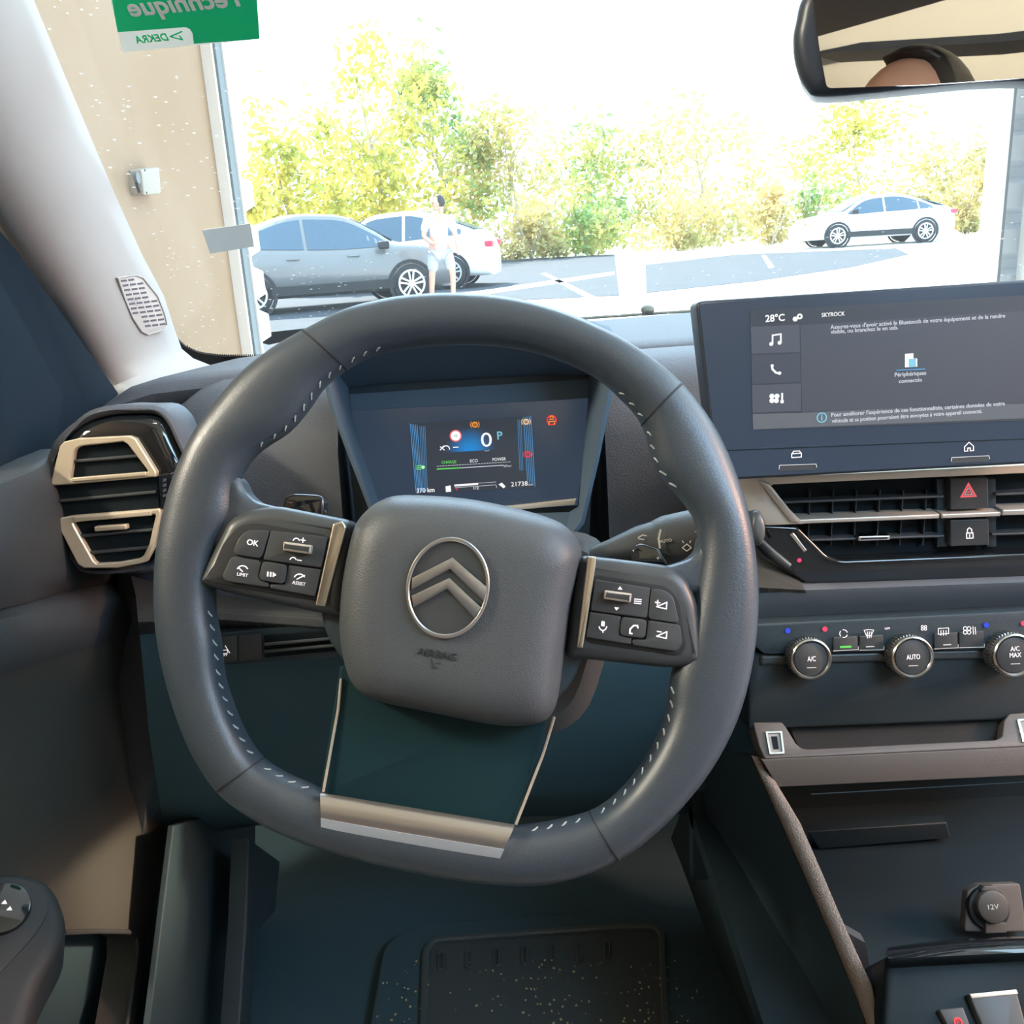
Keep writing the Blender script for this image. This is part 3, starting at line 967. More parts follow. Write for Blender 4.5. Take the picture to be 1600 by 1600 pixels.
# green inspection sticker on the glass
st = thing('inspection_sticker', 'green and white sticker at the top of the windscreen, lettering seen reversed from inside', 'sticker', WS.hit(300, 40))
m = MB(); m.prism(WS, WS.uvs([(160, -60), (397, -75), (406, 59), (191, 80)]), .0006, .0012); m.build('sheet', 'sticker_white', st, smooth=0)
m = MB(); m.prism(WS, WS.uvs([(165, -60), (396, -75), (405.5, 58.5), (303, 66), (301, 50), (297, 43), (290, 40), (184, 48)]), .0012, .0016); m.build('green_print', 'sticker_green', st, smooth=0)
SW = PL(WS.P(0, 0, 0), WSn, up=(0, 0, 1), spin=R(0))
a_, b_ = V(WS.uv(190, 80)), V(WS.uv(405, 59))
sl = math.atan2(b_.y - a_.y, b_.x - a_.x)
SW = PL(WSB, WSn, spin=sl)
text(SW, 'Technique', 291, 8, 27, 'letter_white', st, 'lettering', w0=.0018, mirror=True, wpx=188, offs=.03)
text(SW, 'DEKRA', 236, 60, 11, 'sticker_green', st, 'lettering', w0=.0014, mirror=True, wpx=53, offs=.02)
icon(st, [[(284, 49), (266, 57), (285, 62), (281, 56)]], .0012, .0014, 'logo_mark', 'sticker_green', SW)

# grey label on the glass
st2 = thing('glass_label', 'small grey rectangular label stuck on the windscreen above the silver car', 'label', WS.hit(356, 371))
m = MB(); m.prism(WS, WS.uvs([(316, 358.5), (391, 348), (397, 384), (328, 395)]), .0006, .0012); m.build('backing', 'sticker_grey', st2, smooth=0)

# ------------------------------------------------------------------ dashboard
dash = thing('dashboard', 'dark grained dashboard running the full width under the windscreen', 'dashboard', (0.3, 1.0, .80))
def loft_x(stations, name, m_, parent, thick=None, smooth=50):
    """stations: (x, [(y, z), ...])"""
    mb = MB()
    rings = [[V((x, y, z)) for y, z in pr] for x, pr in stations]
    mb.loft(rings)
    return mb.build(name, m_, parent, smooth=smooth)
def up_prof(x):
    e = max(0, (-x - .15)) ** 2 * 2.2 + max(0, -x - .36) ** 2 * 12
    zz = 1.090 - e * .03 - max(0, -x - .36) ** 2 * 6 + max(-.3, min(.3, x + .3)) * .014
    return [(1.60, zz - .05), (1.30, zz - .020 + max(-.2, min(.7, x + .35)) * .03), (1.02 - e * .2, zz), (0.995 - e * .2, zz - .004), (0.985 - e * .2, zz - .012), (0.990 - e * .2, zz - .030), (1.04, zz - .06), (1.60, zz - .10)]
xs = [-.425, -.41, -.39, -.36, -.30, -.2, -.1, 0, .1, .2, .4, .7, 1.2]
loft_x([(x, up_prof(x)) for x in xs], 'upper_pad', 'dash', dash)
def low_prof(x, rec):
    z = 1.083 + max(-.3, min(.5, x + .28)) * .013 - max(0, (-x - .27)) ** 2 * 6.0 - max(0, (-x - .34)) ** 2 * 20
    b = .10 if rec else 0
    return [(1.02 + b, z - .03), (.990 + b * .6, z - .004), (.965 + b * .6, z + .003), (.925 + b, z - .003), (.885 + b, z - .022), (.858 + b, z - .060), (.846 + b, z - .12), (.842 + b, z - .20), (.842 + b, z - .27), (1.02 + b, z - .27)]
for a_, b_, rec in ((-.46, -.158, 0), (.090, 1.2, 0), (-.20, .12, 1)):
    n = 12
    loft_x([(a_ + (b_ - a_) * k / n, low_prof(a_ + (b_ - a_) * k / n, rec)) for k in range(n + 1)], 'lower_pad', 'dash', dash)
# defroster slot on the left
zp = zplane(1.066)
m = MB()
q = zp.uvs([(196, 628), (240, 607), (305, 598), (262, 612), (205, 632)])
m.prism(zp, q, -.003, .001); m.build('defroster_slot', 'void', dash)

# instrument cluster: hood tunnel + screen
clp = tplane(735, 705, .875, 12)
cl = thing('instrument_cluster', 'recessed driver display under a dark hood behind the steering wheel', 'instrument cluster', clp.hit(735, 705))
op = yplane(.800)
outer = [(500, 548), (560, 528), (735, 520), (900, 520), (962, 540), (950, 620), (930, 720), (908, 815), (880, 850), (620, 850), (585, 805), (560, 740), (522, 640)]
inner = [(545, 606), (600, 600), (735, 592), (860, 585), (920, 586), (919, 622), (912, 700), (904, 790), (890, 800), (610, 808), (588, 800), (572, 730), (550, 645)]
ro = [op.P(*op.uv(*p)) for p in outer]
ri = [clp.P(*clp.uv(*p), 0.0) for p in inner]
cen = sum(ro, V()) / len(ro)
ro2 = [cen + (p - cen) * 1.035 + V((0, .004, 0)) for p in ro]
rb = [cen + (p - cen) * 1.06 + V((0, .11, 0)) for p in ro]
m = MB(); m.loft([ri, ro, ro2, rb], cap0=False, cap1=False); m.build('hood', 'hood_mat', cl, smooth=40)
m = MB(); m.prism(clp, clp.uvs([(530, 580), (935, 560), (920, 860), (560, 860)]), -.03, -.002); m.build('housing', 'plastic_dark', cl)
m = MB(); m.prism(clp, clp.uvs([(546, 616), (921, 592), (919, 622), (549, 641)], .004), 0, .004); m.build('upper_bezel', 'hood_mat', cl)
m = MB(); m.prism(clp, clp.uvs([(549, 641), (919, 622), (912, 710), (903, 790), (590, 806), (574, 770), (560, 700)], .002), 0, .002, .0005, 2); m.build('display_glass', 'cluster_glass', cl)
m = MB(); m.prism(clp, clp.uvs([(740, 796), (901, 779), (898, 789), (740, 803)], .006), .002, .006, .001, 2); m.build('lower_strip', 'satin_silver', cl)
CS = PL(clp.o, clp.n, spin=0)

m = MB(); m.prism(clp, clp.uvs([(641, 662), (829, 650), (836, 762), (650, 772)], .003), .002, .0028); scr = m.build('active_display', 'screen_dark', cl)
z3 = .0030
def lit(px, m_, parent=scr, pl=clp, z=z3, name='display_mark', r=0):
    mb = MB(); q = pl.uvs(px, z)
    if r: q = rnd(q, r)
    mb.prism(pl, q, z - .0002, z + .0003); return mb.build(name, m_, parent, smooth=0)
def litc(cx, cy, rpx, m_, parent=scr, pl=clp, z=z3, name='display_mark', w=None):
    c = pl.uv(cx, cy, z); e_ = pl.uv(cx + rpx, cy, z); r = math.hypot(e_[0] - c[0], e_[1] - c[1])
    mb = MB()
    if w: mb.frame(pl, circ(c, r, 24), circ(c, r - w, 24), z - .0002, z + .0003)
    else: mb.cyl(pl, c, r, r, z - .0002, z + .0003, 24)
    return mb.build(name, m_, parent, smooth=0)
def lines(segs, wd, m_, parent=scr, pl=clp, z=z3, name='display_lines'):
    mb = MB()
    for s_ in segs: mb.stroke(pl, pl.uvs(s_, z), wd, z, .0003)
    return mb.build(name, m_, parent, smooth=0)
lit([(672, 672), (796, 664), (798, 701), (674, 708.5)], 'blue_glow', z=.0029, name='blue_field')
lines([[(641 + k * 2.7, 662 + k * .6), (650 + k * 2.3, 768)] for k in range(5)], .00045, 'lit_blue', name='left_line_group')
lines([[(656 + k * 2.6, 666), (661 + k * 2.2, 768)] for k in range(4)], .0003, 'lit_blue', name='left_line_group')
lines([[(829.5 - k * 2.9, 650 + k * .4), (836 - k * 2.9, 760 - k * 2)] for k in range(5)], .00045, 'lit_blue', name='right_line_group')
lines([[(814 - k * 2.6, 656), (817 - k * 2.4, 735)] for k in range(3)], .0003, 'lit_blue', name='right_line_group')
litc(712, 681, 9.5, 'lit_signred', name='speed_sign'); litc(712, 681, 7.6, 'lit_white', z=.0034, name='speed_sign')
text(clp, '10', 712, 681, 4.5, 'seal_grey', scr, 'speed_limit_lettering', w0=.0038)
text(clp, '0', 760, 687, 23, 'lit_white', scr, 'speed_digit', w0=z3 + .0006, h=.0003, wpx=17)
text(clp, 'P', 781, 680.5, 13, 'lit_cyan', scr, 'gear_letter', w0=z3, offs=.02)
text(clp, 'km/h', 761, 704, 2.6, 'lit_grey', scr, 'unit_lettering', w0=z3)
text(clp, 'CHARGE', 701.5, 722, 4.6, 'lit_green', scr, 'charge_lettering', w0=z3, wpx=23)
text(clp, 'ECO', 740.5, 720, 5, 'lit_white', scr, 'eco_lettering', w0=z3, wpx=12)
text(clp, 'POWER', 780, 717.5, 5, 'lit_white', scr, 'power_lettering', w0=z3, wpx=21)
text(clp, '%Pwr', 793, 728, 3.6, 'lit_grey', scr, 'unit_lettering', w0=z3, wpx=13)
text(clp, '370 km', 665, 766, 7, 'lit_white', scr, 'range_lettering', w0=z3, wpx=28, offs=.02)
text(clp, '21738', 811.5, 756, 7, 'lit_white', scr, 'odometer_lettering', w0=z3, wpx=26)
text(clp, 'km', 829.5, 757, 3.5, 'lit_grey', scr, 'unit_lettering', w0=z3, wpx=7)
lines([[(683, 733), (720, 731)]], .0010, 'lit_green', name='charge_bar')
lines([[(720, 731), (786, 727)]], .0007, 'lit_grey', name='power_bar')
lines([[(683 + k * 4.3, 728.5 - k * .26), (685.5 + k * 4.3, 728.4 - k * .26)] for k in range(27)], .0005, 'lit_grey', name='power_scale')
lines([[(711, 758.5), (746, 756.2)]], .0018, 'lit_white', name='fuel_bar')
lines([[(711, 762), (775, 757.5)], [(747, 755), (775, 753)], [(775, 757.5), (776, 762)]], .0004, 'lit_grey', name='fuel_scale')
text(clp, '1/2', 744, 762.5, 4.5, 'lit_white', scr, 'fuel_lettering', w0=.0036, wpx=8)
text(clp, '0', 713.5, 764, 4.5, 'lit_red', scr, 'fuel_lettering', w0=.0036)
lit([(696, 760), (704, 758.5), (705, 768), (697, 769)], 'lit_white', name='fuel_icon'); lit([(779, 757), (784, 754), (790, 760), (787, 763), (783, 760)], 'lit_white', name='leak_icon')
lines([[(688, 698), (694, 703)], [(688, 703), (693, 697)], arcp(697, 702, 5.5, 0, 150)] if 'arcp' in globals() else [], .0009, 'lit_white', name='cruise_icon')
lines([[(708.5, 699), (716, 698.5)]], .0009, 'lit_white', name='dash_icon')
for (cx, cy, mm, par, zz) in ((742, 663.5, 'lit_orange', scr, z3), (822, 659, 'lit_amber', scr, z3 + .0004), (824.5, 710, 'lit_red', scr, z3 + .0004)):
    litc(cx, cy, 4.6, mm, name='warning_lamp', w=.0011, z=zz)
    lines([[(cx, cy - 2), (cx, cy + .6)]], .0007, mm, z=zz, name='warning_mark')
    lines([arcp(cx, cy, 6.8, 140, 220, 4), arcp(cx, cy, 6.8, -40, 40, 4)], .0006, mm, z=zz, name='warning_mark')
litc(661, 730, 2.7, 'lit_lime', name='headlamp_icon', z=z3 + .0004)
lines([[(651, 728), (658, 727)], [(651, 730.5), (658, 730)], [(651, 733), (658, 733)]], .0008, 'lit_green', z=z3 + .0004, name='headlamp_icon')
litc(862, 656.5, 8, 'lit_red', parent=cl, name='belt_warning', z=.0032, w=.0013)
lines([[(857, 659), (867, 658)], [(859, 655), (865, 654.6)], arcp(862, 652.5, 2.4, 0, 180, 5), [(858, 661), (857.5, 664)], [(866, 660.5), (866.5, 663.5)]], .0009, 'lit_orange', parent=cl, z=.0034, name='belt_warning_mark')

# ------------------------------------------------------------------ centre screen
SP = tplane(1350, 590, .745, 8)
inf = thing('touchscreen', 'wide landscape touchscreen in a dark bezel above the centre vents', 'screen', SP.hit(1350, 700))
m = MB()
q = rnd(SP.uvs([(1088, 470), (1660, 433), (1668, 722), (1120, 752)], .006), [.006, .006, .003, .003])
m.prism(SP, q, -.022, .004, .003, 4); m.build('case', 'mirror_shell', inf, smooth=40)
q2 = inset(q, .0022)
m = MB(); m.prism(SP, q2, .003, .0046, .0004, 2); m.build('glass', 'cluster_glass', inf, smooth=0)
m = MB(); m.prism(SP, SP.uvs([(1100, 706), (1664, 684), (1664, 682.6), (1100, 704.6)], .005), .0045, .0050); m.build('bezel_line', 'void', inf, smooth=0)
zs = .0048
def sl(px, m_, nm, z=zs): return lit(px, m_, inf, SP, z, nm)
scb = sl([(1172, 486), (1660, 458), (1662, 655), (1177, 672)], 'screen_dark', 'display')
sl([(1250, 508), (1660, 482), (1661, 628), (1253, 644)], 'screen_base', 'page_panel', zs + .0002)
sl([(1173, 511), (1249, 507), (1250, 550), (1174, 553)], 'screen_tab', 'music_tab', zs + .0002)
sl([(1174, 555), (1250, 552), (1251, 597), (1175, 600)], 'screen_side', 'phone_tab', zs + .0002)
sl([(1175, 602), (1251, 599), (1252, 642), (1176, 645)], 'screen_tab', 'climate_tab', zs + .0002)
sl([(1176, 647), (1253, 645), (1661, 626), (1661.5, 651), (1177, 671)], 'screen_foot', 'info_bar', zs + .0002)
ST = zs + .0006
SR = PL(SP.o, SP.n, spin=0)
u1, u2 = V(SP.uv(1300, 511)), V(SP.uv(1571, 493))
SX = PL(SP.o, SP.n, spin=math.atan2(u2.y - u1.y, u2.x - u1.x))
def stx(s_, x, y, h, wp, nm='lettering', m_='lit_grey', o_=0.012): return text(SX, s_, x, y, h, m_, inf, nm, w0=ST, wpx=wp, offs=o_)
stx('28°C', 1211, 496.5, 11, 30, 'temperature_lettering', 'lit_white', .03)
stx('SKYROCK', 1302, 491, 6.5, 36, 'station_lettering', 'lit_white')
stx("Assurez-vous d'avoir activé le Bluetooth de votre équipement et de la rendre", 1434, 503, 6.6, 272, 'message_lettering')
stx('visible, ou branchez le en usb.', 1350.5, 515.5, 6.6, 105, 'message_lettering')
stx('Périphériques', 1422.5, 585, 6.6, 49, 'caption_lettering')
stx('connectés', 1422.5, 594.5, 6.2, 36, 'caption_lettering')
stx('Pour améliorer l\'expérience de ces fonctionnalités, certaines données de votre', 1434.5, 640, 6.4, 270, 'info_lettering')
stx('véhicule et sa position pourraient être envoyées à votre appareil connecté.', 1417, 651, 6.4, 234, 'info_lettering')
lit([(1414, 553), (1427, 552), (1427, 560), (1433, 560), (1433, 573), (1414, 574)], 'lit_white', inf, SP, ST, 'device_icon')
lit([(1420, 561), (1431, 560.4), (1431, 573), (1420, 573.6)], 'lit_cyan', inf, SP, ST + .0004, 'device_icon')
lines([[(1401, 578.5), (1445, 576.5)]], .0007, 'lit_blue', inf, SP, ST, 'device_underline')
litc(1284, 652.5, 8, 'lit_cyan', inf, SP, ST, 'info_ring', w=.0008)
lines([[(1284, 651), (1284, 656)], [(1284, 648), (1284, 648.8)]], .0009, 'lit_cyan', inf, SP, ST, 'info_mark')
# music note, phone, fan icons, cogs
lines([[(1207, 537), (1207, 524), (1220, 522), (1220, 535)]], .0012, 'lit_white', inf, SP, ST, 'music_icon')
litc(1205, 537.5, 3, 'lit_white', inf, SP, ST, 'music_icon'); litc(1218, 535.5, 3, 'lit_white', inf, SP, ST, 'music_icon')
lines([[(1206, 572), (1207, 577), (1212, 582), (1218, 584)]], .0016, 'lit_white', inf, SP, ST, 'phone_icon')
litc(1206.5, 571.5, 2.4, 'lit_white', inf, SP, ST, 'phone_icon'); litc(1218, 583, 2.6, 'lit_white', inf, SP, ST, 'phone_icon')
for dx, dy in ((-4, -3), (4, -3), (-4, 4), (3, 4)): litc(1210 + dx, 622 + dy, 3.8, 'lit_white', inf, SP, ST, 'fan_icon')
lines([[(1222, 615), (1222, 626)]], .0014, 'lit_white', inf, SP, ST, 'thermometer_icon'); litc(1222, 627.5, 2.8, 'lit_white', inf, SP, ST, 'thermometer_icon')
litc(1242.5, 498.5, 3.8, 'lit_white', inf, SP, ST, 'settings_icon'); litc(1249.5, 494.5, 4.4, 'lit_white', inf, SP, ST, 'settings_icon', w=.0013)
# shortcut buttons under the screen
for k, (bx0, by0, bx1, by1) in enumerate(((1217, 727, 1275, 725), (1486, 715, 1545, 712))):
    nm = 'car_shortcut' if k == 0 else 'home_shortcut'
    r0 = sl([(bx0, by0), (bx1, by1), (bx1, by1 + 9), (bx0, by0 + 9)], 'button', nm, .0050)
    lines([[(bx0, by0 + 6), (bx0 + 1, by0), (bx1, by1), (bx1 + 1, by1 + 5)]], .0004, 'icon_soft', inf, SP, .0054, 'button_edge')
lines([[(1238, 708), (1240, 705), (1249, 704.5), (1251, 707.5)], [(1237, 709), (1252, 708), (1252, 714), (1237, 715), (1237, 709)]], .0006, 'icon_white', inf, SP, .0052, 'car_icon')
lines([[(1507, 698), (1514, 691), (1521, 697), (1521, 704), (1516, 704.5), (1516, 700), (1512, 700), (1512, 704.7), (1507, 705), (1507, 698)]], .0006, 'icon_white', inf, SP, .0052, 'home_icon')

# ------------------------------------------------------------------ centre vents
VP = yplane(.775)
vent = thing('centre_air_vent', 'wide centre air vent with satin silver surround below the touchscreen', 'air vent', VP.hit(1400, 900))
# housing box behind
m = MB(); m.prism(VP, rnd(VP.uvs([(1150, 748), (1700, 722), (1700, 905), (1262, 914), (1240, 902), (1200, 876), (1178, 850)]), .004), -.075, -.014, 0); m.build('back_box', 'void', vent, smooth=0)
m = MB(); m.prism(VP, rnd(VP.uvs([(1172, 818), (1246, 822), (1292, 868), (1313, 875), (1700, 860), (1700, 900), (1262, 912), (1240, 900), (1212, 882), (1183, 850)], 0), .004), -.014, .002, .003, 3); m.build('lower_bezel', 'gloss_black', vent)
q = rnd(VP.uvs([(1150, 748), (1700, 722), (1700, 735), (1208, 757), (1202, 762), (1250, 812), (1255, 819), (1198, 821), (1172, 805)], .006), .001)
m = MB(); m.prism(VP, q, -.03, .006, .0006, 2); m.build('surround', 'satin_silver', vent, smooth=30)
q = VP.uvs([(1186, 752), (1204, 757), (1252, 818), (1236, 818)], .010)
m = MB(); m.prism(VP, q, .004, .009, .002, 2); m.build('surround_bevel', 'silver', vent, smooth=30)
def bar(px0, px1, th, w0, w1, m_, nm, parent, pl=VP, b=.0012):
    a = V(pl.uv(*px0, w1)); c = V(pl.uv(*px1, w1)); d = (c - a).normalized(); n_ = V((-d.y, d.x)) * th / 2
    mb = MB(); mb.prism(pl, rnd([tuple(a + n_), tuple(a - n_), tuple(c - n_), tuple(c + n_)], th * .25, 3), w0, w1, b, 3)
    return mb.build(nm, m_, parent)
bar((1236, 816), (1468, 807), .0042, -.02, .004, 'satin_silver', 'silver_bar', vent)
bar((1471, 807), (1564, 803.5), .0042, -.02, .004, 'satin_silver', 'silver_bar', vent)
bar((1566, 801.5), (1700, 797), .0052, -.02, .005, 'satin_silver', 'silver_bar', vent)
bar((1220, 785.5), (1476, 776), .0022, -.016, -.003, 'panel_smooth', 'slat', vent, b=.0008)
bar((1264, 844.5), (1476, 838), .0022, -.016, -.003, 'panel_smooth', 'slat', vent, b=.0008)
bar((1556, 773), (1700, 767), .0022, -.016, -.003, 'panel_smooth', 'slat', vent, b=.0008)
bar((1550, 835.5), (1700, 831), .0022, -.016, -.003, 'panel_smooth', 'slat', vent, b=.0008)
bar((1341, 842), (1391, 840.5), .0044, -.010, .001, 'chrome', 'slide_tab', vent, b=.001)
bar((1345, 842), (1387, 840.7), .0018, -.003, .0014, 'gloss_black', 'tab_inset', vent, b=.0003)
m = MB()
for k in range(6):
    x = 1262 + k * 36
    m.box(VP.hit(x, 808, -.012), (.0010, .008, .050))
m.build('fin_row', 'plastic_dark', vent)
for x in (1474, 1551):
    m = MB(); m.prism(VP, VP.uvs([(x - 9, 750), (x + 8, 749), (x + 9, 856), (x - 8, 857)], -.006), -.05, -.008, .002, 2); m.build('divider', 'plastic_dark', vent)
m = MB(); m.prism(VP, rnd(VP.uvs([(1485, 748), (1544, 746), (1545, 794), (1485, 797)], 0), .001), -.03, 0, .001, 3); bt = m.build('hazard_button', 'button', vent, label='square button with a red hazard triangle')
q = VP.uvs([(1513, 753.5), (1526.5, 776), (1500, 777.5)], 0)
m = MB(); m.frame(VP, q, inset(q, .0016), 0, .0003); m.build('triangle_mark', 'lit_signred', bt, smooth=0)
q2 = inset(q, .0034); m = MB(); m.frame(VP, q2, inset(q2, .0006), 0, .0003); m.build('triangle_mark', 'lit_signred', bt, smooth=0)
q2 = inset(q, .0022); m = MB(); m.frame(VP, q2, inset(q2, .0004), 0, .0003); m.build('triangle_mark', 'icon_soft', bt, smooth=0)
m = MB(); m.prism(VP, rnd(VP.uvs([(1485, 813), (1545, 811), (1546, 852), (1485, 854)], 0), .001), -.03, 0, .001, 3); bt = m.build('door_lock_button', 'button', vent, label='square button with a white padlock symbol')
def strokes(parent, pl, segs, wd, w0, name, m_):
    mb = MB()
    for s_ in segs: mb.stroke(pl, pl.uvs(s_, w0), wd, w0, .0003)
    return mb.build(name, m_, parent, smooth=0)
strokes(bt, VP, [[(1510, 833), (1520, 832.6), (1520.5, 840.5), (1510.3, 841), (1510, 833)], [(1511.5, 832), (1511.5, 827), (1514.5, 824.5), (1518, 827), (1518.3, 832)], [(1515, 835), (1515, 838.5)]], .0008, 0, 'padlock_icon', 'icon_white')
bar((1237, 834), (1259, 862), .0038, .0, .004, 'chrome', 'thumbwheel', vent)
litc(1249, 875.5, 3.4, 'lit_pinkred', vent, VP, .0022, 'closed_mark')
# start button
sb = tplane(1186, 824, .735, 20)
stt = dash
c = sb.uv(1184, 824)
m = MB(); m.dome(sb, circ(c, .0068, 32, .0150), -.006, .004, p=4, side=-.03); stt = m.build('start_button', 'panel_smooth', dash, label='rounded start button beside the rim')
m = MB(); m.tube([sb.P(*sb.uv(1190, 838), -.02), sb.P(*sb.uv(1212, 862), -.012), sb.P(*sb.uv(1240, 885), -.012)], .0028, 10); m.build('button_mount', 'plastic', stt)

# ------------------------------------------------------------------ dash mid panel
MP = yplane(.80)
mid_panel = thing('dash_fascia', 'dark dash fascia between the centre vents and the climate controls', 'fascia', MP.hit(1380, 960))
# curved fascia: lofted between pixel rows at changing depth
def sheet(rows, name, m_, parent, thick=.01, smooth=60):
    """rows: list of (Y, [(px, py), ...]); a slab following those rows, thickness away from the driver"""
    mb = MB(); n = len(rows[0][1]); fr_ = []
    for Y, pts in rows:
        pl = yplane(Y); fr_.append([pl.hit(*p) for p in pts])
    vs = [p for r__ in fr_ for p in r__]; k = len(vs)
    vs += [p + V((0, thick, -.002)) for p in vs]
    nr = len(rows)
    fs = [(i * n + j, i * n + j + 1, (i + 1) * n + j + 1, (i + 1) * n + j) for i in range(nr - 1) for j in range(n - 1)]
    fs += [tuple(x + k for x in f[::-1]) for f in fs]
    edge = list(range(n)) + [i * n + n - 1 for i in range(1, nr)] + [(nr - 1) * n + j for j in range(n - 2, -1, -1)] + [i * n for i in range(nr - 2, 0, -1)]
    fs += [(edge[i], edge[(i + 1) % len(edge)], edge[(i + 1) % len(edge)] + k, edge[i] + k) for i in range(len(edge))]
    mb.add(vs, fs)
    return mb.build(name, m_, parent, smooth=smooth)
sheet([(.80, [(1130, 880), (1255, 905), (1700, 890)]), (.765, [(1130, 905), (1260, 915), (1700, 899)]), (.755, [(1130, 918), (1262, 922), (1700, 906)]),
       (.757, [(1130, 932), (1262, 932), (1700, 914)]), (.765, [(1130, 960), (1262, 950), (1700, 932)]), (.775, [(1130, 985), (1262, 972), (1700, 953)]), (.78, [(1130, 1010), (1262, 995), (1700, 972)])], 'fascia_panel', 'fascia_mat', mid_panel)
sheet([(.80, [(1000, 850), (1186, 872), (1248, 900)]), (.768, [(1000, 890), (1186, 890), (1252, 912)]), (.750, [(1000, 925), (1186, 918), (1258, 922)]), (.762, [(1000, 950), (1186, 935), (1262, 932)]), (.775, [(1000, 990), (1186, 975), (1262, 965)])], 'woven_corner', 'dash_weave', mid_panel)

# ------------------------------------------------------------------ climate controls
CP = tplane(1400, 1010, .735, 14)
cc = thing('climate_controls', 'dark climate control strip with three knobs and icons below the fascia', 'climate controls', CP.hit(1400, 1050))
m = MB(); m.prism(CP, rnd(CP.uvs([(1178, 975), (1700, 950), (1700, 1012), (1194, 1022), (1178, 1008)]), .003), -.03, 0, .001, 2); m.build('icon_panel', 'plastic_dark', cc)
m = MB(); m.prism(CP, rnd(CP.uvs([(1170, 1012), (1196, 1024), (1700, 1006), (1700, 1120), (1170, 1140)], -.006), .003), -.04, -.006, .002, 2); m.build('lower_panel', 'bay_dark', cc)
bar((1188, 1032), (1700, 1017), .0095, -.012, -.003, 'panel_smooth', 'light_strip', cc, CP, .003)
for k, px in enumerate([[(1302, 996), (1340, 994), (1341, 1015), (1302, 1017)], [(1343, 994), (1380, 992), (1381, 1015), (1343, 1016)], [(1460, 990), (1496, 988), (1497, 1012), (1460, 1014)], [(1499, 988), (1537, 986), (1538, 1011), (1499, 1012)]]):
    m = MB(); m.prism(CP, rnd(CP.uvs(px, .002), .001), -.004, .0022, .0008, 2); m.build(['recirculation_key', 'windscreen_key', 'rear_window_key', 'airflow_key'][k], 'button', cc)
    strokes(cc, CP, [[px[3], px[2], (px[2][0], px[2][1] - 5)]], .0004, .0023, 'key_edge', 'icon_soft')
lit([(1312.5, 1009.5), (1330, 1008.8), (1330, 1012), (1312.5, 1012.6)], 'lit_green', cc, CP, .0025, 'indicator')
for px in ((1353, 1366, 1010), (1474, 1486, 1007)): lit([(px[0], px[2]), (px[1], px[2] - .6), (px[1], px[2] + .8), (px[0], px[2] + 1.4)], 'icon_soft', cc, CP, .0025, 'indicator')
def arcq(cx, cy, r, a0, a1, n=8): return [(cx + r * math.cos(R(a0 + (a1 - a0) * i / n)), cy - r * math.sin(R(a0 + (a1 - a0) * i / n))) for i in range(n + 1)]
strokes(cc, CP, [arcq(1318, 990, 6, 20, 100), arcq(1318, 990, 6, 140, 220), arcq(1318, 990, 6, 260, 340)], .0006, .0024, 'recirculation_icon', 'icon_white')
strokes(cc, CP, [[(1350, 985), (1357, 983.5), (1365, 984.5), (1361, 993), (1354, 993.5), (1350, 985)], [(1355, 987), (1355, 997)], [(1358, 987), (1358, 996.5)], [(1361, 987), (1361, 996)]], .0005, .0024, 'windscreen_icon', 'icon_white')
strokes(cc, CP, [[(1466, 982), (1482, 981), (1482, 990), (1466, 991), (1466, 982)], [(1470, 985), (1470, 993)], [(1474, 985), (1474, 993)], [(1478, 985), (1478, 992.5)]], .0005, .0024, 'rear_window_icon', 'icon_white')
strokes(cc, CP, [arcq(1508, 982, 3, 0, 360), arcq(1514, 982, 3, 0, 360), arcq(1508, 988, 3, 0, 360), arcq(1514, 988, 3, 0, 360), [(1520, 979), (1521, 991)], [(1523.5, 980), (1524.5, 991)]], .0005, .0024, 'airflow_icon', 'icon_white')
strokes(cc, CP, [arcq(1441, 979, 1.8, 0, 360), arcq(1446, 979, 1.8, 0, 360), arcq(1441, 983, 1.8, 0, 360), arcq(1446, 983, 1.8, 0, 360)], .0005, .0005, 'fan_icon', 'icon_white')
text(CP, 'OFF', 1386.5, 982, 3, 'icon_white', cc, 'off_lettering', w0=.0005, wpx=8)
for x, y, mm in ((1231, 985.5, 'lit_deepblue'), (1289, 983, 'lit_pinkred'), (1541, 976.7, 'lit_deepblue'), (1599, 974, 'lit_pinkred')): litc(x, y, 4, mm, cc, CP, .0005, 'temperature_dot')
for k, (cx, cy, r, s_) in enumerate(((1268, 1030.5, 33, 'A/C'), (1427, 1027.5, 34, 'AUTO'), (1586.5, 1024.5, 35, 'A/C\nMAX'))):
    c0 = CP.uv(cx, cy, .016); ce = CP.uv(cx + r, cy, .016); rr = ce[0] - c0[0]
    m = MB(); m.cyl(CP, c0, rr, rr * .97, -.002, .012, 48, .001); kb = m.build('climate_knob', 'button', cc, label=['knurled knob marked A/C', 'knurled knob marked AUTO', 'knurled knob marked A/C MAX'][k])
    m = MB()
    for j in range(44):
        a = 2 * PI * j / 44
        p = (c0[0] + math.cos(a) * rr * .985, c0[1] + math.sin(a) * rr * .985)
        m.cyl(CP, p, .0006, .0006, .001, .0105, 6)
    m.build('knurl', 'silver', kb)
    m = MB(); m.frame(CP, circ(c0, rr * .97, 56), circ(c0, rr * .80, 56), .010, .0165, .0012, wi=.0150); m.build('bezel_ring', 'silver', kb)
    m = MB(); m.cyl(CP, c0, rr * .82, rr * .80, .008, .0148, 48, .0006); m.build('face', 'button', kb)
    text(CP, s_, cx, cy - 1 if k < 2 else cy - 6, 8 if k < 2 else 7.5, 'icon_white', kb, 'lettering', w0=.0150, wpx=[13, 21, 18][k])
    strokes(kb, CP, [[(cx - 7, cy + 13), (cx + 7, cy + 12.4)]], .0005, .0149, 'indicator', 'icon_soft')

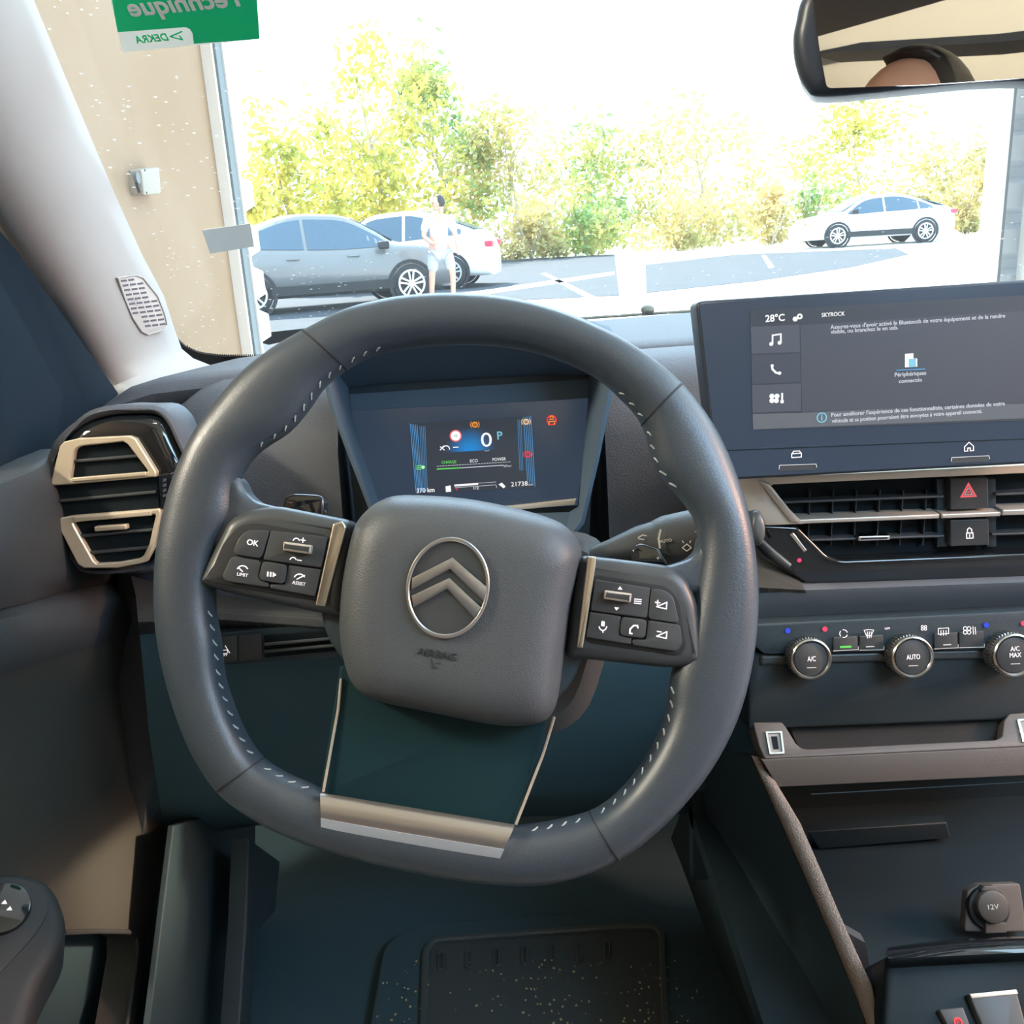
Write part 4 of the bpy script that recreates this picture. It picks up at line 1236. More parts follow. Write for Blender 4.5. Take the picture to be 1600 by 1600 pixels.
# ------------------------------------------------------------------ cubby, usb ports, lower console
LP = PL(yplane(.70).hit(1400, 1180), (0, -math.cos(R(48)), math.sin(R(48))))
con = thing('centre_console', 'dark centre console with phone tray and open storage below the climate controls', 'console', LP.hit(1400, 1350))
DKP = yplane(.82)
m = MB(); m.prism(DKP, DKP.uvs([(1150, 1040), (1720, 1010), (1720, 1180), (1150, 1190)]), -.02, 0); m.build('tray_back', 'plastic_dark', con, smooth=0)
tr = PL(LP.P(0, 0, -.012), (0, -.15, 1), up=(0, 1, 0))
m = MB(); m.prism(LP, LP.uvs([(1224, 1115), (1575, 1098), (1562, 1160), (1250, 1172)], -.012), -.018, -.012); m.build('phone_mat', 'weave_dark' if 'weave_dark' in MAT else 'dash_weave', con)
q = LP.uvs([(1176, 1128), (1222, 1128), (1228, 1136), (1244, 1162), (1252, 1169), (1262, 1170.5), (1556, 1156), (1566, 1151), (1569, 1126), (1577, 1115), (1720, 1105), (1720, 1161), (1600, 1166.5), (1195, 1186), (1186, 1166)], 0)
m = MB(); m.prism(LP, rnd(q, .002, 3), -.02, 0, .0012, 3); m.build('tray_rim', 'tray_brown', con)
LQ = PL(LP.hit(1400, 1177), (0, -math.cos(R(20)), math.sin(R(20))))
m = MB(); m.prism(LQ, LQ.uvs([(1190, 1187), (1600, 1167), (1720, 1162), (1720, 1206), (1600, 1212), (1216, 1230)], 0), -.03, 0, .001, 2); m.build('front_band', 'tray_brown', con)
# usb ports
for k, px in enumerate(([(1195.5, 1143), (1222, 1142), (1226, 1178), (1202, 1179)], [(1588.5, 1124), (1622, 1122), (1626, 1158), (1598, 1160)])):
    us = thing('usb_port', ['usb-c socket with a pale gold rim at the left end of the tray', 'usb socket with a pale gold rim cut by the right edge of the photo'][k], 'usb port', LP.P(*LP.uv(*px[0])), group='usb sockets')
    q = rnd(LP.uvs(px, .001), .0012)
    cq_ = (sum(a[0] for a in q) / len(q), sum(a[1] for a in q) / len(q))
    shr = lambda kx, ky: [(cq_[0] + (a[0] - cq_[0]) * kx, cq_[1] + (a[1] - cq_[1]) * ky) for a in q]
    m = MB(); m.frame(LP, q, shr(.72, .82), -.002, .0016, .0002); m.build('rim', 'silver', us)
    m = MB(); m.prism(LP, shr(.74, .84), -.002, .0004); m.build('insert', 'sticker_grey', us)
    m = MB(); m.prism(LP, shr(.34, .56), -.002, .0008); m.build('socket', 'void', us)
# storage bay: side trim strip, walls
SX0 = xplane(LQ.hit(1216, 1225).x)
tl_px_o = [(1174, 1180), (1200, 1235), (1226, 1293), (1262, 1375), (1300, 1460), (1340, 1556), (1358, 1604), (1380, 1660)]
tl_px_i = [(1192, 1188), (1217, 1230), (1250, 1285), (1285, 1365), (1322, 1452), (1362, 1540), (1374, 1600), (1396, 1660)]
Ys = [.715, .69, .665, .63, .59, .555, .535, .51]
# strip as a long bar following the console flank
rows = []
for (a, b, Y) in zip(tl_px_o, tl_px_i, Ys):
    p, q = yplane(Y).hit(*a), yplane(Y).hit(*b)
    rows.append((p, q))
m = MB(); rings = []
for p, q in rows:
    rings.append([p, (p + q) / 2 + V((0, -.002, .002)), q, q + V((.0, .02, -.02)), p + V((0, .02, -.02))])
m.loft(rings); m.build('side_strip', 'strip_weave', con, smooth=60)
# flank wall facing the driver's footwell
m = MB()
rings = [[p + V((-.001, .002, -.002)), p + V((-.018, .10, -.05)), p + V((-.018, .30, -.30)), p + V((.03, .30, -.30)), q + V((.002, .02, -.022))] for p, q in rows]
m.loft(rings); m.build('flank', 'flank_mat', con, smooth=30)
# bay interior
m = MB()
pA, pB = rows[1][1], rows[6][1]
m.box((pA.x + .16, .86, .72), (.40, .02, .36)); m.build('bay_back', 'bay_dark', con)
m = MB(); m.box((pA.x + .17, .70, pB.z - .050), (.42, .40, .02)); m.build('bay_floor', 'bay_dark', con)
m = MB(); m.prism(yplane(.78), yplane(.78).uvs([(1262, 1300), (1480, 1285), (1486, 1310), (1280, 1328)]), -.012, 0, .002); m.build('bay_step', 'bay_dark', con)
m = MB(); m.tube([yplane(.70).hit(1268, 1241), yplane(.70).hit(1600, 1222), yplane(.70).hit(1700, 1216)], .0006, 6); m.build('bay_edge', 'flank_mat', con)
# triangular infill by the strip
q = yplane(.60)
m = MB(); m.prism(q, q.uvs([(1322, 1456), (1352, 1473), (1366, 1550), (1360, 1545)]), -.01, 0); m.build('infill', 'panel_smooth', con)
# 12V socket
PP = tplane(1550, 1420, .66, 30)
so = thing('power_socket', 'round 12V socket cap on a square plate at the back of the storage bay', 'socket', PP.hit(1550, 1456))
m = MB(); m.prism(PP, rnd(PP.uvs([(1507, 1456), (1512, 1392), (1530, 1382), (1594, 1380), (1600, 1418), (1603, 1457)], 0), .003), -.01, 0, .0015, 3); m.build('plate', 'tray_brown', so)
c = PP.uv(1548, 1420, .006)
def prad(pl, cx, cy, r, w_): a = pl.uv(cx, cy, w_); b = pl.uv(cx + r, cy, w_); return b[0] - a[0]
m = MB(); m.cyl(PP, c, prad(PP, 1548, 1420, 33, .0), prad(PP, 1548, 1420, 32, 0), -.002, .004, 40, .001); m.build('collar', 'seam_black', so)
c = PP.uv(1552, 1417, .010)
m = MB(); m.cyl(PP, c, prad(PP, 1552, 1417, 26, .01), prad(PP, 1552, 1417, 25, .01), .003, .011, 40, .002)
m.prism(PP, rnd(PP.uvs([(1540, 1442), (1572, 1441), (1574, 1458), (1540, 1459)], .006), .001), 0, .006, .001, 2)
m.prism(PP, rnd(PP.uvs([(1532, 1392), (1538, 1384), (1556, 1384), (1562, 1394)], .008), .001), 0, .008, .001, 2)
m.build('cap', 'cap_brown', so)
text(PP, '12V', 1552, 1417, 8, 'paint_print', so, '12v_lettering' if False else 'voltage_lettering', w0=.0112, wpx=17)
# gear console block with gloss lip
GP = tplane(1480, 1500, .535, 35)
gc = thing('gear_console', 'gloss black gear selector console at the bottom right corner', 'gear console', GP.hit(1480, 1590))
lip = []
cvt = lambda x: 1480 - 16 * (1 - ((1600 - x) / 216) ** 2)
rings = []
for k in range(14):
    t = k / 13; x = 1386 + t * 330
    yt = 1480 - 17 * (1 - (1 - min(1, t * 1.3)) ** 2.2); yb = 1498 - 10 * min(1, t * 1.5)
    a = yplane(.560).hit(x, yt); b = yplane(.542).hit(x, (yt * .6 + yb * .4)); c_ = yplane(.535).hit(x + 2, yb)
    d = yplane(.545).hit(x + 2, yb + 8)
    rings.append([a + V((0, .008, -.04)), a, (a + b) / 2 + V((0, -.001, .002)), b, c_, d, d + V((0, .01, -.05))])
m = MB(); m.loft(rings); m.build('lip', 'gloss_black', gc, smooth=60)
GQ = tplane(1480, 1560, .53, 50)
m = MB(); m.prism(GQ, rnd(GQ.uvs([(1384, 1492), (1402, 1500), (1720, 1485), (1720, 1700), (1375, 1700)]), .005), -.06, 0, .003, 3); m.build('top_panel', 'dark_satin', gc)
m = MB(); m.prism(GQ, rnd(GQ.uvs([(1513, 1553), (1588, 1546), (1620, 1660), (1560, 1660)], .006), .0015), -.002, .006, .0012, 3); gs = m.build('gear_switch', 'panel_smooth', gc)
m = MB(); m.prism(GQ, GQ.uvs([(1515, 1553), (1588, 1546), (1591, 1553), (1519, 1560)], .0066), .0058, .0068, .0003, 2); m.build('edge', 'satin_silver', gs)
m = MB(); m.prism(GQ, rnd(GQ.uvs([(1467, 1577), (1505, 1573), (1530, 1640), (1500, 1640)], .005), .0012), -.002, .005, .001, 3); pk = m.build('parking_brake_switch', 'button', gc, label='small switch with a glowing red sign')
litc(1497, 1597, 7, 'lit_red', pk, GQ, .0054, 'brake_sign', w=.0012); text(GQ, 'P', 1497, 1597, 8, 'lit_red', pk, 'brake_letter', w0=.0054)

# ------------------------------------------------------------------ left air vent
AV = tplane(165, 770, .775, 8)
av = thing('side_air_vent', 'rounded gloss black side air vent with pale gold trim beside the door', 'air vent', AV.hit(165, 885))
hous = [(67, 780), (72, 735), (84, 700), (100, 680), (124, 662), (161, 650), (200, 647), (236, 648), (254, 661), (268, 690), (286, 733), (284, 780), (268, 815), (250, 830), (243, 860), (228, 882), (184, 890), (132, 890), (112, 872), (92, 845), (74, 812)]
m = MB(); hq = spline(AV.uvs(hous, .0), 3)
m.prism(AV, hq, -.06, -.004, .014, 6); m.build('housing', 'gloss_black', av, smooth=60)
lipo = [(62, 780), (70, 725), (86, 690), (108, 662), (132, 643), (165, 634), (205, 634), (240, 635), (262, 652), (277, 682), (296, 730), (294, 790), (276, 826), (258, 850), (250, 880), (228, 897), (184, 900), (126, 900), (102, 880), (84, 848), (68, 812)]
m = MB(); m.frame(AV, spline(AV.uvs(lipo), 3), spline(AV.uvs(hous), 3), -.06, -.006, .004); m.build('collar', 'dash', av, smooth=60)
z0 = .004
def fpoly(px, w0, w1, m_, nm, parent=av, b=.0012, pl=AV, r=.0015):
    mb = MB(); mb.prism(pl, rnd(pl.uvs(px, w1), r), w0, w1, b, 3); return mb.build(nm, m_, parent, smooth=40)
cav = [(110, 752), (118, 703), (124, 697), (194, 689), (203, 695), (233, 740), (246, 746), (250, 800), (238, 856), (224, 878), (150, 883), (112, 818), (92, 808), (84, 758)]
fpoly(cav, -.004, -.002, 'void', 'recess')
def fr2(outer_, inner_, w0, w1, m_, nm, parent=av):
    mb = MB(); mb.frame(AV, AV.uvs(outer_, w1), AV.uvs(inner_, w1), w0, w1, .0010); return mb.build(nm, m_, parent, smooth=30)
fr2([(79, 752), (93, 697), (100, 690), (121, 685), (201, 681), (211, 685), (244, 738), (243, 745), (233, 746), (110, 757), (81, 759)],
    [(109, 748), (116, 705), (119, 701), (126, 697), (192, 690), (199, 694), (229, 733), (231, 736.5), (229, 738), (112, 748), (110, 748)], -.003, .004, 'pale_gold', 'upper_trim')
fr2([(86, 811), (113, 806), (249, 795), (251, 801), (240, 856), (228, 878), (218, 881), (184, 888), (131, 888), (121, 882), (90, 822)],
    [(114, 818), (118, 816), (242, 804), (243, 806), (233, 850), (224, 868), (217, 873), (185, 879), (151, 881), (146, 877), (116, 823)], -.003, .004, 'pale_gold', 'lower_trim')
def bar2(p0, p1, th, w0, w1, m_, nm, b=.0008): return bar(p0, p1, th, w0, w1, m_, nm, av, AV, b)
bar2((112, 750), (228, 740.5), .0034, .001, .0052, 'pale_gold', 'trim_bar'); bar2((116, 812), (236, 802), .0042, .001, .0052, 'pale_gold', 'trim_bar')
for a, b in (((114, 721), (216, 712.5)), ((92, 783), (243, 769)), ((122, 838), (240, 828)), ((140, 864), (231, 856))): bar2(a, b, .0026, -.003, .0015, 'panel_smooth', 'slat')
bar2((147, 827), (197, 823.5), .0044, .0, .0070, 'pale_gold', 'slide_tab', .0012)
fpoly([(247, 742), (268, 738), (270, 758), (264, 790), (251, 797)], -.003, .002, 'gloss_black', 'side_facet')
tw2 = MB()
for k in range(4): tw2.prism(AV, AV.uvs([(255, 748 + k * 8), (261, 747 + k * 8), (260, 752 + k * 8), (254, 753 + k * 8)], .004), .001, .0042)
tw2.build('thumbwheel', 'chrome', av)

# ------------------------------------------------------------------ left lower dash, seen around the wheel
LD = yplane(.80)
kp = thing('knee_panel', 'dark lower dash panel under the wheel with a row of switches', 'knee panel', LD.hit(430, 1250))
sheet([(.85, [(205, 900), (345, 930), (560, 960), (900, 1000)]), (.80, [(212, 930), (345, 950), (560, 964), (900, 1010)]), (.775, [(214, 950), (345, 958), (560, 972), (900, 1020)]), (.770, [(216, 972), (345, 968), (560, 984), (900, 1030)]), (.785, [(218, 992), (345, 982), (560, 998), (900, 1040)])], 'woven_ledge', 'dash_weave', kp)
sheet([(.785, [(218, 990), (345, 980), (560, 970), (1180, 1010)]), (.79, [(225, 1060), (345, 1045), (560, 1030), (1180, 1060)]), (.80, [(232, 1140), (345, 1120), (560, 1110), (1180, 1120)]), (.84, [(250, 1260), (400, 1250), (560, 1240), (1180, 1230)]), (.93, [(262, 1310), (400, 1290), (560, 1280), (1180, 1270)])], 'lower_cover', 'plastic_footwell', kp)
LS = yplane(.772)
def kpx(nm, px, m_, w0, w1, par=kp, r=.001, b=.0008):
    mb = MB(); mb.prism(LS, rnd(LS.uvs(px, w1), r), w0, w1, b, 2); return mb.build(nm, m_, par)
kpx('switch_row', [(338, 990), (560, 968), (560, 1024), (340, 1040)], 'plastic_dark', -.02, 0)
b1 = kpx('lane_assist_switch', [(342, 996), (370, 994), (371, 1034), (342, 1036)], 'button', -.004, .002)
kpx('blank_switch', [(373, 994), (408, 990), (410, 1030), (373, 1034)], 'button', -.004, .002)
kpx('vent_opening', [(412, 993), (560, 980), (560, 1014), (413, 1028)], 'void', -.004, .001)
for y in (1004, 1015): 
    a = LS.hit(414, y + 3, .003); b = LS.hit(560, y - 10, .003)
    m = MB(); m.tube([a, b], .0016, 8); m.build('slat', 'plastic', kp)
strokes(kp, LS, [[(345.5, 1014), (347, 1009)], [(352, 1009), (359, 1020)], [(347, 1020), (348, 1016), (355, 1015.5), (356, 1020)]], .0006, .0022, 'lane_assist_icon', 'icon_white')
text(LS, 'OFF', 349.5, 1023, 5, 'icon_white', kp, 'off_lettering', w0=.0022, wpx=12)

# ------------------------------------------------------------------ A pillar
def P3(px, py, Y): return yplane(Y).hit(px, py)
pil = thing('pillar_trim', 'pale grey windscreen pillar trim with a slotted grille near its foot', 'pillar trim', P3(210, 600, 1.15))
# stations from foot to top: inner edge (glass side) and outer edge (door side)
stn = [  # px_in, py_in, Y_in ; mid ; px_out, py_out, Y_out
    ((335, 573), 1.30, (235, 600), 1.12, (168, 625), 1.10),
    ((302, 560), 1.32, (222, 585), 1.13, (160, 612), 1.11),
    ((284, 545), 1.32, (205, 560), 1.11, (143, 590), 1.10),
    ((273, 515), 1.28, (190, 535), 1.08, (122, 556), 1.07),
    ((256, 462), 1.22, (165, 480), 1.03, (85, 500), 1.02),
    ((222, 398), 1.14, (125, 410), .97, (45, 440), .96),
    ((178, 300), 1.04, (85, 320), .89, (0, 365), .88),
    ((140, 210), .96, (45, 230), .83, (-45, 290), .82),
    ((98, 110), .90, (5, 130), .78, (-90, 200), .77),
    ((55, 5), .84, (-35, 30), .73, (-135, 105), .72),
    ((15, -110), .78, (-75, -90), .68, (-180, -20), .67)]
rings = []
for (i_, Yi, m_, Ym, o_, Yo) in stn:
    a, b, c = P3(*i_, Yi), P3(*m_, Ym), P3(*o_, Yo)
    ring = []
    for k in range(9):
        t = k / 8
        ring.append(a * (1 - t) ** 2 + b * 2 * t * (1 - t) + c * t * t if False else None)
    # quadratic through the three points
    for k in range(9):
        t = k / 8
        ring[k] = a * ((1 - t) * (1 - 2 * t)) + b * (4 * t * (1 - t)) + c * (t * (2 * t - 1))
    back = [c + V((-.03, .05, 0)), a + V((-.03, .03, 0))]
    rings.append(ring + back)
rings.append([p + (p - q) * 2.2 for p, q in zip(rings[-1], rings[-2])])
m = MB(); m.loft(rings); m.build('trim_cover', 'pillar_fabric', pil, smooth=60)
# slotted grille set in the pillar foot
def plane3(a, b, c):
    n = (b - a).cross(c - a).normalized()
    if n.dot(CAM - a) < 0: n = -n
    return PL(a, n)
ga, gb, gc_ = P3(252, 462, 1.217), P3(262, 500, 1.255), P3(185, 440, 1.03)
GR = plane3(rings[5][1], rings[3][1], rings[4][4])
GR.o = GR.o + GR.n * .0015
gout = [(184, 434), (212, 429), (224, 433), (247, 462), (258, 490), (262, 508), (256, 517), (232, 524), (222, 519), (208, 498), (196, 470)]
gr = MB(); gr.prism(GR, rnd(GR.uvs(gout, .004), .002), -.01, .003, .001, 2); gb_ = gr.build('grille', 'grille_grey', pil)
m = MB(); gq = rnd(GR.uvs(gout, .004), .002); m.frame(GR, gq, inset(gq, .0016), -.004, .0042, .0005); m.build('grille_rim', 'pillar_fabric', gb_)
m = MB()
import itertools
def inside(p, poly):
    c = False; n = len(poly)
    for i in range(n):
        a, b = poly[i], poly[i - 1]
        if (a[1] > p[1]) != (b[1] > p[1]) and p[0] < (b[0] - a[0]) * (p[1] - a[1]) / (b[1] - a[1]) + a[0]: c = not c
    return c
gin = inset(gq, .004)
for r_i in range(13):
    for c_i in range(6):
        x = 190 + c_i * 11.5 + r_i * 2.6; y = 438 + r_i * 7.2 - c_i * 1.4
        quad = [(x, y), (x + 8.5, y - 1.2), (x + 9.4, y + 1.6), (x + .9, y + 2.8)]
        if all(inside(GR.uv(*p, .004), gin) for p in quad): m.prism(GR, GR.uvs(quad, .004), .0028, .0035)
m.build('slots', 'grille_slot', gb_, smooth=0)

# ------------------------------------------------------------------ driver's door
dr = thing('driver_door', 'dark grey driver door panel with armrest switches and map pocket', 'door', P3(120, 1500, .70))
DX = xplane(-.415)
def dpan(nm, px, m_, x0, x1, b=.004, r=.01, w_=None):
    pl = xplane(x1)
    q = rnd(pl.uvs(px), r)
    mb = MB(); mb.prism(pl, q, x0 - x1, 0, b, 4); return mb.build(nm, m_, dr, smooth=40)
# window frame / quarter panel ahead of the door glass
def quadslab(nm, pts3, m_, parent, nrm, th, smooth=30):
    mb = MB(); k = len(pts3); n_ = V(nrm) * th
    mb.loft([[p + n_ for p in pts3], list(pts3)]); return mb.build(nm, m_, parent, smooth=smooth)
quadslab('window_surround', [P3(-60, 290, .80), P3(25, 390, .86), P3(118, 520, 1.02), P3(185, 615, 1.08), P3(155, 660, .98), P3(75, 716, .86), P3(0, 750, .78), P3(-60, 775, .73)], 'door_blue', dr, (-1, .3, 0), .03)
quadslab('mirror_corner', [P3(0, 440, .80), P3(18, 470, .82), P3(100, 620, .90), P3(84, 705, .85), P3(12, 742, .775), P3(0, 747, .765)], 'door_blue2', dr, (-1, .3, 0), .012)
# upper door pad
def P3x(px, py, X): return xplane(X).hit(px, py)
def xsheet(rows, nm, m_, th=.02, parent=None, smooth=60):
    mb = MB(); n = len(rows[0][1]); vs = []
    for X, pts in rows:
        row = [P3x(px, py, X) for px, py in pts]
        if pts[0][0] < -50: row[0] = row[0] + (row[0] - row[1]).normalized() * .55; row[0].z = row[1].z + (row[0].z - row[1].z) * .4
        vs += row
    k = len(vs); vs += [p + V((-th, 0, 0)) for p in vs]; nr = len(rows)
    fs = [(i * n + j, i * n + j + 1, (i + 1) * n + j + 1, (i + 1) * n + j) for i in range(nr - 1) for j in range(n - 1)]
    fs += [tuple(x + k for x in f[::-1]) for f in fs]
    edge = list(range(n)) + [i * n + n - 1 for i in range(1, nr)] + [(nr - 1) * n + j for j in range(n - 2, -1, -1)] + [i * n for i in range(nr - 2, 0, -1)]
    fs += [(edge[i], edge[(i + 1) % len(edge)], edge[(i + 1) % len(edge)] + k, edge[i] + k) for i in range(len(edge))]
    mb.add(vs, fs); return mb.build(nm, m_, parent or dr, smooth=smooth)
xsheet([(-.395, [(-60, 772), (0, 748), (40, 731), (72, 713), (100, 700)]), (-.385, [(-60, 782), (0, 757), (40, 741), (74, 724), (110, 715)]), (-.38, [(-60, 850), (0, 830), (50, 810), (90, 800), (140, 790)]),
        (-.382, [(-60, 930), (0, 915), (50, 905), (110, 890), (190, 890)]), (-.392, [(-60, 970), (0, 952), (50, 940), (115, 922), (215, 905)])], 'upper_pad', 'door_pad', .03)
xsheet([(-.392, [(-60, 972), (0, 954), (60, 938), (120, 921), (222, 905)]), (-.375, [(-60, 985), (0, 968), (60, 955), (125, 942), (224, 935)]), (-.370, [(-60, 1030), (0, 1015), (60, 1000), (130, 985), (226, 962)]),
        (-.380, [(-60, 1075), (0, 1055), (60, 1038), (130, 1015), (226, 995)])], 'middle_pad', 'door_pad', .03)
xsheet([(-.380, [(-60, 1073), (0, 1053), (60, 1036), (130, 1013), (226, 993)]), (-.395, [(-60, 1120), (0, 1100), (60, 1090), (140, 1070), (232, 1060)]), (-.40, [(-60, 1250), (0, 1240), (80, 1235), (150, 1230), (250, 1230)]),
        (-.398, [(-60, 1320), (0, 1315), (80, 1312), (160, 1311), (262, 1311)]), (-.395, [(-60, 1400), (0, 1400), (80, 1395), (150, 1390), (250, 1375)]), (-.392, [(-60, 1456), (0, 1456), (100, 1456), (150, 1453), (236, 1453)])], 'lower_skin', 'door_skin', .03)
# map pocket
xsheet([(-.392, [(202, 1452), (212, 1452), (232, 1452)]), (-.392, [(214, 1462), (222, 1462), (230, 1462)]), (-.390, [(215, 1490), (222, 1488), (226, 1487)]), (-.385, [(207, 1545), (213, 1545), (217, 1545)]), (-.38, [(199, 1600), (205, 1600), (209, 1600)]), (-.375, [(190, 1660), (196, 1660), (202, 1660)])], 'pocket_edge', 'door_skin', .03)
xsheet([(-.43, [(60, 1440), (225, 1440)]), (-.43, [(60, 1700), (215, 1700)])], 'pocket_liner', 'flank_mat', .01)
m = MB(); m.tube([P3x(100, 1457, -.39), P3x(150, 1455, -.39), P3x(200, 1456, -.39), P3x(212, 1463, -.39), P3x(215, 1485, -.388), P3x(207, 1545, -.383), P3x(197, 1610, -.378)], .0022, 8); m.build('pocket_lip', 'door_pad', dr)
# armrest with switches
AR = PL(P3x(0, 1450, -.34), (.35, -.35, .87), up=(0, 1, 0))
m = MB(); m.prism(AR, spline(AR.uvs([(-90, 1400), (-20, 1365), (30, 1358), (75, 1375), (98, 1415), (100, 1460), (60, 1540), (20, 1640), (-90, 1700)]), 5), -.05, 0, .010, 5); m.build('armrest', 'armrest_mat', dr, smooth=60)
m = MB(); pl_ = spline(AR.uvs([(-90, 1412), (-20, 1380), (25, 1373), (60, 1385), (75, 1415), (62, 1450), (10, 1510), (-90, 1600)]), 5); m.prism(AR, pl_, -.002, .0012, .0006, 2); sp__ = m.build('switch_plate', 'armrest_mat', dr)
c = AR.uv(2, 1419, .003)
m = MB(); m.cyl(AR, c, .018, .017, 0, .004, 36, .001); m.build('mirror_knob', 'gloss_black', sp__)
m = MB(); 
for (x, y) in ((6, 1409), (14, 1419)): 
    m.prism(AR, AR.uvs([(x - 4, y + 3), (x + 2, y - 3), (x + 5, y + 3)], .0045), .0035, .0048)
m.build('knob_mark', 'icon_white', sp__, smooth=0)

# ------------------------------------------------------------------ footwell
FZ = .40
m = MB(); m.box((.25, .95, FZ - .03), (1.7, 1.1, .04)); ft = m.build('car_floor', 'carpet'); ft['kind'] = 'structure'
m = MB(); m.box((.25, 1.45, .62), (1.7, .04, .55)); ft = m.build('bulkhead', 'carpet'); ft['kind'] = 'structure'
mt = thing('floor_mat', 'black rubber driver floor mat with a row of slots and scattered crumbs', 'floor mat', (0, .9, FZ))
MZ = zplane(FZ + .006)
q = rnd(MZ.uvs([(560, 1700), (600, 1470), (660, 1440), (1120, 1415), (1180, 1440), (1200, 1700)]), .03)
m = MB(); m.prism(MZ, q, -.014, 0, .004, 3); m.build('sheet', 'carpet', mt)
q = rnd(MZ.uvs([(652, 1720), (660, 1488), (676, 1468), (955, 1448), (1022, 1446), (1040, 1460), (1050, 1720)]), .01)
m = MB(); m.frame(MZ, q, inset(q, .008), -.002, .006, .002)
m.build('heel_pad_rim', 'mat_rubber', mt)
m = MB(); m.prism(MZ, inset(q, .006), -.002, .002, .001, 2); m.build('heel_pad', 'mat_rubber', mt)
for k in range(7):
    cx = 688.5 + 43.4 * k; cy = 1500 - 2.9 * k
    px = [(cx - 5, cy + 14), (cx + 5, cy + 14), (cx + 5, cy - 14), (cx - 5, cy - 14)]
    qq = rnd(MZ.uvs(px, .005), .012, 6)
    m = MB(); m.frame(MZ, qq, inset(qq, .0015), .001, .005, .0006); m.build('slot_rib', 'mat_rubber', mt)
cb = MB(); rg = random.Random(5)
for k in range(150):
    t = rg.random()
    x = rg.choice([rg.gauss(830, 60), rg.gauss(860, 120), rg.gauss(960, 60), rg.gauss(1030, 30), rg.gauss(630, 25)]); y = rg.uniform(1500, 1600)
    p = MZ.hit(x, y, .004); s_ = rg.uniform(.0003, .0013)
    cb.box(p, (s_ * 2, s_ * 1.5, s_), Matrix.Rotation(rg.random() * 3, 3, 'Z'))
o = cb.build('crumbs', 'crumb', smooth=0)
tag(o, 'pale crumbs and grit scattered on the black driver floor mat', 'crumbs', kind='stuff')
# kick panel and sill beside the left foot
kk = thing('kick_panel', 'dark ribbed kick panel at the left side of the footwell', 'kick panel', P3(420, 1500, .98))
KX = xplane(-.34)
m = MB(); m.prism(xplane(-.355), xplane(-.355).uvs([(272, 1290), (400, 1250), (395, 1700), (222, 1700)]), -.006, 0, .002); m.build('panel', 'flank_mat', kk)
m = MB(); m.prism(xplane(-.31), xplane(-.31).uvs([(390, 1310), (438, 1345), (431, 1424), (402, 1460), (392, 1600), (375, 1600), (385, 1450)]), -.02, 0, .003); m.build('rib', 'plastic_dark', kk)
# brake and accelerator pedals hidden in the dark
for nm, x, y, wpx, hpx, lb in (('brake_pedal', 640, 1415, 90, 46, 'wide dark brake pedal in the shadow behind the wheel'), ('accelerator_pedal', 905, 1400, 46, 70, 'narrow dark accelerator pedal in the shadow behind the wheel')):
    pr = tplane(x, y, 1.12, 35)
    pdl = thing(nm, lb, 'pedal', pr.hit(x, y + hpx / 2), group='pedals')
    mb = MB(); mb.prism(pr, rnd(pr.uvs([(x - wpx / 2, y - hpx / 2), (x + wpx / 2, y - hpx / 2), (x + wpx / 2, y + hpx / 2), (x - wpx / 2, y + hpx / 2)]), .008), -.01, 0, .003, 3); mb.build('pad', 'rubber', pdl)
    mb = MB(); mb.tube([pr.hit(x, y, -.008), pr.hit(x, y, -.008) + V((0, .12, .12)), pr.hit(x, y, 0) + V((0, .2, .3))], .008, 8); mb.build('arm', 'rubber', pdl)

# ------------------------------------------------------------------ roof lining, rear of the cabin, seat, photographer
m = MB()
rings = []
for Y, z in ((.46, 1.50), (.40, 1.535), (.2, 1.575), (-.3, 1.60), (-1.0, 1.58), (-1.6, 1.50)):
    rings.append([V((-.42, Y, z - .10)), V((-.36, Y, z - .03)), V((-.2, Y, z)), V((.97, Y, z)), V((1.13, Y, z - .03)), V((1.19, Y, z - .10)), V((1.19, Y, z + .06)), V((-.42, Y, z + .06))])
m.loft(rings); hl = m.build('roof_lining', 'headliner', smooth=40); hl['kind'] = 'structure'
m = MB(); m.box((.385, -1.62, 1.40), (1.5, .06, .07)); o = m.build('rear_roof_rail', 'mirror_shell', bevel=.01); o['kind'] = 'structure'
m = MB(); m.box((.385, -1.75, .85), (1.5, .08, .75)); o = m.build('rear_bulkhead', 'plastic_dark', bevel=.02); o['kind'] = 'structure'
for sx in (-.42, 1.19):
    m = MB(); m.tube([(sx, -.35, .9), (sx, -.30, 1.25), (sx * .98, -.22, 1.52)], .045, 10); o = m.build('door_pillar', 'plastic_dark'); o['kind'] = 'structure'
m = MB()
for pts, nm in (([(-.40, -.55), (-.28, -.60), (-.02, -.765), (.3, -.86), (.97, -.90), (.97, -1.03), (.3, -.98), (-.04, -.885), (-.31, -.69), (-.40, -.65)], 'roof_rail'),
                ([(-.40, -.52), (-.30, -.49), (-.225, -.465), (-.10, -.425), (.10, -.36), (.10, -.18), (-.40, -.18)], 'roof_front_panel')):
    m = MB(); m.prism(zplane(1.572), pts, 0, .014); o = m.build(nm, 'mirror_shell', smooth=0); o['kind'] = 'structure'
seat = thing('driver_seat', 'dark fabric driver seat behind the camera', 'seat', (-.03, -.30, .40))
m = MB(); m.box((-.03, -.22, .52), (.50, .50, .16)); m.build('cushion', 'dark_cloth', seat, bevel=.05)
m = MB(); m.box((-.03, -.56, .90), (.48, .14, .62), Matrix.Rotation(R(14), 3, 'X')); m.build('backrest', 'dark_cloth', seat, bevel=.05)
m = MB(); m.box((-.03, -.66, 1.27), (.26, .10, .16), Matrix.Rotation(R(14), 3, 'X')); m.build('headrest', 'dark_cloth', seat, bevel=.03)
